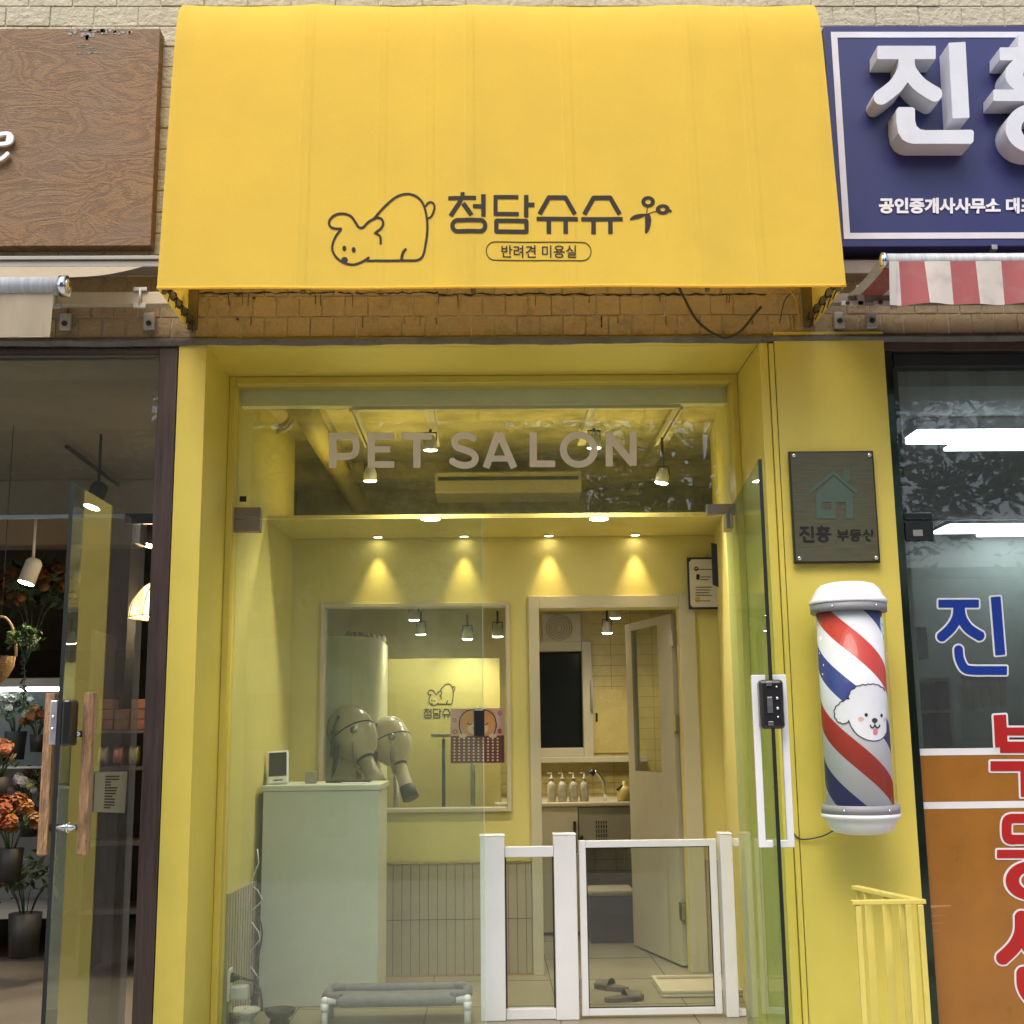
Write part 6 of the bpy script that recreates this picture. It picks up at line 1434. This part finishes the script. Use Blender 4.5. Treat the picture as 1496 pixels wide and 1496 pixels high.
# ------------------------------------------------------------------ estate agent, right
def agent():
    X0 = 1.712; Yg = .05
    mf = pbr('dark mirrored trim', (.05,.07,.05), .12, .9, var=.6, scale=3, dirt=.5)
    t = thing('shop_window_frame', 'dark mirrored strip and grey frame around the estate agent window', 'window frame', (X0, .05, STREET))
    b = MB(); b.box(1.703, 1.736, -.002, .10, STREET, 2.84, bev=.002); b.build('jamb', mf, t)
    b = MB(); b.box(1.703, 3.4, -.004, .12, 2.842, 2.888, bev=.002); b.build('head', pbr('rust brown timber', (.06,.035,.025), .7, var=.4), t)
    _, _, z0, z1 = bp(1300, 506, 1496, 538, Yg); b = MB(); b.box(1.75, 3.4, .02, .1, z0, 2.835, bev=.003); b.box(1.75, 3.4, .012, .1, 2.836, 2.8415); b.build('top_bar', pbr('charcoal aluminium', (.035,.04,.042), .4, .4), t)
    pz = PY(1400, 760, Yg).z
    b = MB(); b.box(1.75, 3.4, Yg-.004, Yg+.004, pz+.004, z0-.001); b.build('transom_pane', m_ghazy, t)
    b = MB(); b.box(1.75, 3.4, Yg-.006, Yg+.006, STREET+.01, pz-.004); b.build('window_pane', m_ghazy, t)
    x0, x1, a0, a1 = bp(1312, 750, 1362, 790, Yg)
    for q0, q1 in ((pz+.002, a1), (a0, pz-.002)):
        b = MB(); b.box(1.751, x1, Yg-.016, Yg+.016, q0, q1, bev=.004); b.build('patch_fitting', pbr('dark patch steel', (.05,.055,.05), .3, .8), t)
    b = MB(); q = bp(1334, 774, 1348, 783, Yg-.017); b.box(q[0], q[1], Yg-.018, Yg-.0165, q[2], q[3]); b.build('small_sticker', pbr('dull sticker', (.3,.3,.27), .6), t)
    # films and stripes on the lower pane
    fm = pbr('orange window film', (.29,.118,.014), .3, var=.12, scale=5, coat=.3, fine=.04)
    wm = pbr('white vinyl stripe', (.70,.70,.72), .4)
    ff = Yg-.0075
    zA0, zA1 = bp(1340, 1093, 1496, 1103, ff)[2:]; zB0, zB1 = bp(1340, 1171, 1496, 1181, ff)[2:]
    b = MB(); b.box(1.752, 3.4, ff, Yg-.0062, zB1+.0005, zA0-.0005); b.build('orange_film', fm, t)
    b = MB(); b.box(1.752, 3.4, ff, Yg-.0062, STREET+.01, zB0-.0005); b.build('orange_film', fm, t)
    for p0, p1 in ((zA0, zA1), (zB0, zB1)):
        b = MB(); b.box(1.752, 3.4, ff-.0006, Yg-.0062, p0, p1); b.build('white_stripe', wm, t)
    b = MB()
    for k, (y, l) in enumerate(((1325, 34), (1339, 28), (1350, 24), (1361, 18), (1373, 10))):
        p = PY(1352, y, ff); q = PY(1352+l*1.1, y-2, ff); h = .006 if k == 0 else .0016; b.prism([(p.x, ff-.0008, p.z-h), (q.x, ff-.0008, q.z-h*.4), (q.x, ff-.0008, q.z+h*.4), (p.x, ff-.0008, p.z+h)], (0, .0006, 0))
    b.build('scratch', pbr('pale scratch', (.42,.22,.10), .5), t)
    blue = pbr('blue vinyl', (.005,.032,.25), .35); red = pbr('red vinyl', (.38,.012,.010), .35)
    z = zoomed(1080, 840, 3.596, flat(ff, .001)); z_in = zoomed(1080, 840, 3.596, flat(ff, .0028))
    JV = [('b', [(1045,151),(1257,151)], 21), ('b', sp([(1150,160),(1142,225),(1108,282),(1056,330)], 5), 26), ('b', sp([(1156,160),(1166,225),(1204,282),(1270,325)], 5), 26), ('b', [(1345,115),(1370,421)], 26), ('b', sp([(1150,385),(1156,440),(1185,492),(1240,502)], 5)+[(1405,502)], 23)]
    z3 = zoomed(1100, 1150, 3.778, flat(ff, .001)); z3_in = zoomed(1100, 1150, 3.778, flat(ff, .0028))
    tv = t
    for sh, mt, za, zb in ((JV, blue, z, z_in), (BU, red, z, z_in), (DO, red, z3, z3_in), (SA, red, z3, z3_in)):
        o = draw('letter_outline', sh, za, wm, tv, step=2.6, grow=10 if sh is not JV else 9)
        draw('vinyl_letter', sh, zb, mt, tv, step=2.2)
    # room
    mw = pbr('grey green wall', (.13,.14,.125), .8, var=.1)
    t = thing('shop_interior_wall', 'dim grey green walls of the estate agent office', 'wall', (3, 4, 0))
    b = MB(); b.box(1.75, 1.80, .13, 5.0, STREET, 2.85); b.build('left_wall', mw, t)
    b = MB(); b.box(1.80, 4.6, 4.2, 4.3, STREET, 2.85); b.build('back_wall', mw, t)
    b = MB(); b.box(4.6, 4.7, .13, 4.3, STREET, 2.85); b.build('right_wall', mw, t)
    b = MB(); b.box(1.80, 4.6, .13, 4.2, 2.72, 2.80); o = b.build('office_ceiling', pbr('office ceiling', (.42,.42,.42), .8, var=.08)); o['kind'] = 'structure'
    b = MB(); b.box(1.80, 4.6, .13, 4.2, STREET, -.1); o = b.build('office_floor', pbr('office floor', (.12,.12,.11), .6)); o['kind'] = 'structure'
    me_ = pbr('cool lit diffuser', (1,1,1), .3, emit=5, ecol=(.82,.92,1))
    for k, (xa, ya, xb, yb, lb) in enumerate(((1322, 628, 1600, 641, 'slim bluish tube light nearest the estate agent window'), (1378, 640, 1600, 656, 'broad white ceiling panel just behind the tube light'), (1360, 766, 1600, 778, 'long thin white ceiling light level with the patch fitting'), (1290, 828, 1406, 838, 'short white ceiling light deepest in the office'))):
        zc = 2.70 if k != 0 else 2.66
        p, q = PZ(xa, yb, zc), PZ(xb, yb, zc); r_ = PZ(xa, ya, zc); d = min(.5, max(.06, abs(r_.y-p.y)))
        x0, x1 = p.x, q.x; y0 = min(r_.y, p.y)
        if k == 3: x0 = max(1.82, x0)
        y0 = min(y0, 3.9); y1 = min(y0+d, 4.15)
        t = thing('ceiling_light', lb, 'ceiling light', ((x0+x1)/2, y0, zc), 'white lights of the estate agent office')
        b = MB(); b.box(x0, x1, y0, y1, zc-.012 if k else zc-.03, zc, bev=.005); b.build('diffuser', me_, t)
        b = MB(); b.box(x0-.005, x1+.005, y0-.004, y1+.004, zc+.001, 2.719); b.build('housing', m_white, t)
    # calendars, cupboard, boxes
    Y = 3.9
    cal = None
    for k in range(5):
        x0, x1, z0, z1 = bp(1405+13.5*k, 985, 1416+13.5*k, 1030-k*1.5, Y)
        b = MB(); b.box(x0, x1, Y-.008, Y, z0-.04, z1, bev=.001); o = b.build('notice_card', pbr('yellowed card', (.24,.23,.17), .7, var=.2)); tag(o, ['leftmost', 'second', 'middle', 'fourth', 'rightmost'][k]+' of the framed cards hung in a row under the blue letter', 'card', 'row of framed cards')
    x0, x1, z0, z1 = bp(1336, 990, 1392, 1085, 3.4)
    t = thing('filing_cupboard', 'dim open cupboard standing behind the office window', 'cupboard', ((x0+x1)/2, 3.4, z0))
    b = MB(); b.box(x0, x1, 3.4, 3.7, z1-.03, z1); b.box(x0, x0+.02, 3.4, 3.7, -.1, z1-.031); b.box(x1-.02, x1, 3.4, 3.7, -.1, z1-.031); b.box(x0+.021, x1-.021, 3.4, 3.7, z0+.2, z0+.22); b.build('carcass', pbr('grey brown cupboard', (.12,.10,.08), .6), t)
    b = MB(); b.box(x0+.021, x1-.021, 3.69, 3.7, -.1, z1-.031); b.build('back_board', m_dark, t)
    x0, x1, z0, z1 = bp(1325, 915, 1356, 962, 3.5); b = MB(); b.box(max(1.81, x0), x1, 3.5, 3.7, z0, z1, bev=.01); tag(b.build('wall_box', pbr('dim box', (.2,.21,.2), .5)), 'pale square box on the office wall above the cupboard', 'box')
agent()

# ------------------------------------------------------------------ across the street (seen mirrored in the glass)
def tree(loc, h, R, nl, label, dens, seed):
    rr = random.Random(seed); t = thing('street_tree', label, 'tree', loc, 'trees across the street'); L0 = Vector(loc)
    b = MB(); b.tube([L0, L0+Vector((.1,0,h*.3)), L0+Vector((0,.1,h*.6)), L0+Vector((.1,0,h*.95))], [.22,.17,.11,.04], 10)
    tips = []
    for k in range(16):
        a = rr.uniform(0, 6.28); s = L0+Vector((.05,0,h*rr.uniform(.35,.7))); e = L0+Vector((math.cos(a)*R*rr.uniform(.4,.85), math.sin(a)*R*rr.uniform(.4,.85), h*rr.uniform(.55,1.1)))
        b.tube([s, (s+e)/2+Vector((0,0,.2)), e], [.07,.045,.015], 6); tips.append(e)
    b.build('trunk', pbr('bark', (.08,.065,.05), .9, var=.3, bump=.6), t)
    b = MB(); cl = tips+[L0+Vector((rr.gauss(0, R*.45), rr.gauss(0, R*.45), h*rr.uniform(.45, 1.1))) for _ in range(dens)]
    for k in range(nl):
        c = rr.choice(cl); p = c+Vector((rr.gauss(0,.42), rr.gauss(0,.42), rr.gauss(0,.36))); s = rr.uniform(.07,.15)
        u = Vector((rr.uniform(-1,1), rr.uniform(-1,1), rr.uniform(-.6,.6))).normalized(); v = u.cross(Vector((rr.uniform(-1,1), rr.uniform(-1,1), 1))).normalized()
        b.poly([p-u*s, p+v*s*.5, p+u*s, p-v*s*.5])
    b.build('crown', pbr('street tree leaf', (.05,.09,.022), .55, var=.4, scale=2, trans=.25), t)
tree((-8.5,-15,STREET-.15), 8.5, 3.4, 15000, 'broad leafy street tree farthest left behind the viewer', 44, 1)
tree((-2.5,-14,STREET-.15), 9.5, 3.8, 20000, 'dense leafy street tree straight behind the viewer', 60, 2)
tree((3.6,-14.5,STREET-.15), 9, 3.4, 8000, 'thinner leafy street tree behind the viewer to the right', 22, 3)
tree((10.0,-14,STREET-.15), 8.5, 3.4, 13000, 'leafy street tree farthest right behind the viewer', 40, 4)
def opposite():
    t = thing('apartment_block', 'grey apartment block across the street behind the trees', 'building', (0, -30, STREET))
    b = MB(); b.box(-24, 3, -36, -30, STREET-.14, 10, bev=.02); b.box(3.01, 42, -36, -30.2, STREET-.14, 5.6, bev=.02); b.build('wall', pbr('grey render', (.30,.29,.26), .85, var=.15), t)
    b = MB()
    for i in range(21):
        for j in range(3 if i < 8 else 1): b.box(-22.5+i*3, -20.7+i*3, -30.03 if i < 8 else -30.23, -29.98 if i < 8 else -30.18, .9+j*3.2, 2.5+j*3.2)
    b.build('window', pbr('dark window', (.03,.035,.04), .1), t)
    b = MB(); b.box(-24.2, 3.2, -36.2, -29.8, 10.001, 10.4); b.box(3.3, 42.2, -36.2, -30, 5.601, 5.9); b.build('roof', pbr('dark roof', (.08,.08,.08), .8), t)
opposite()
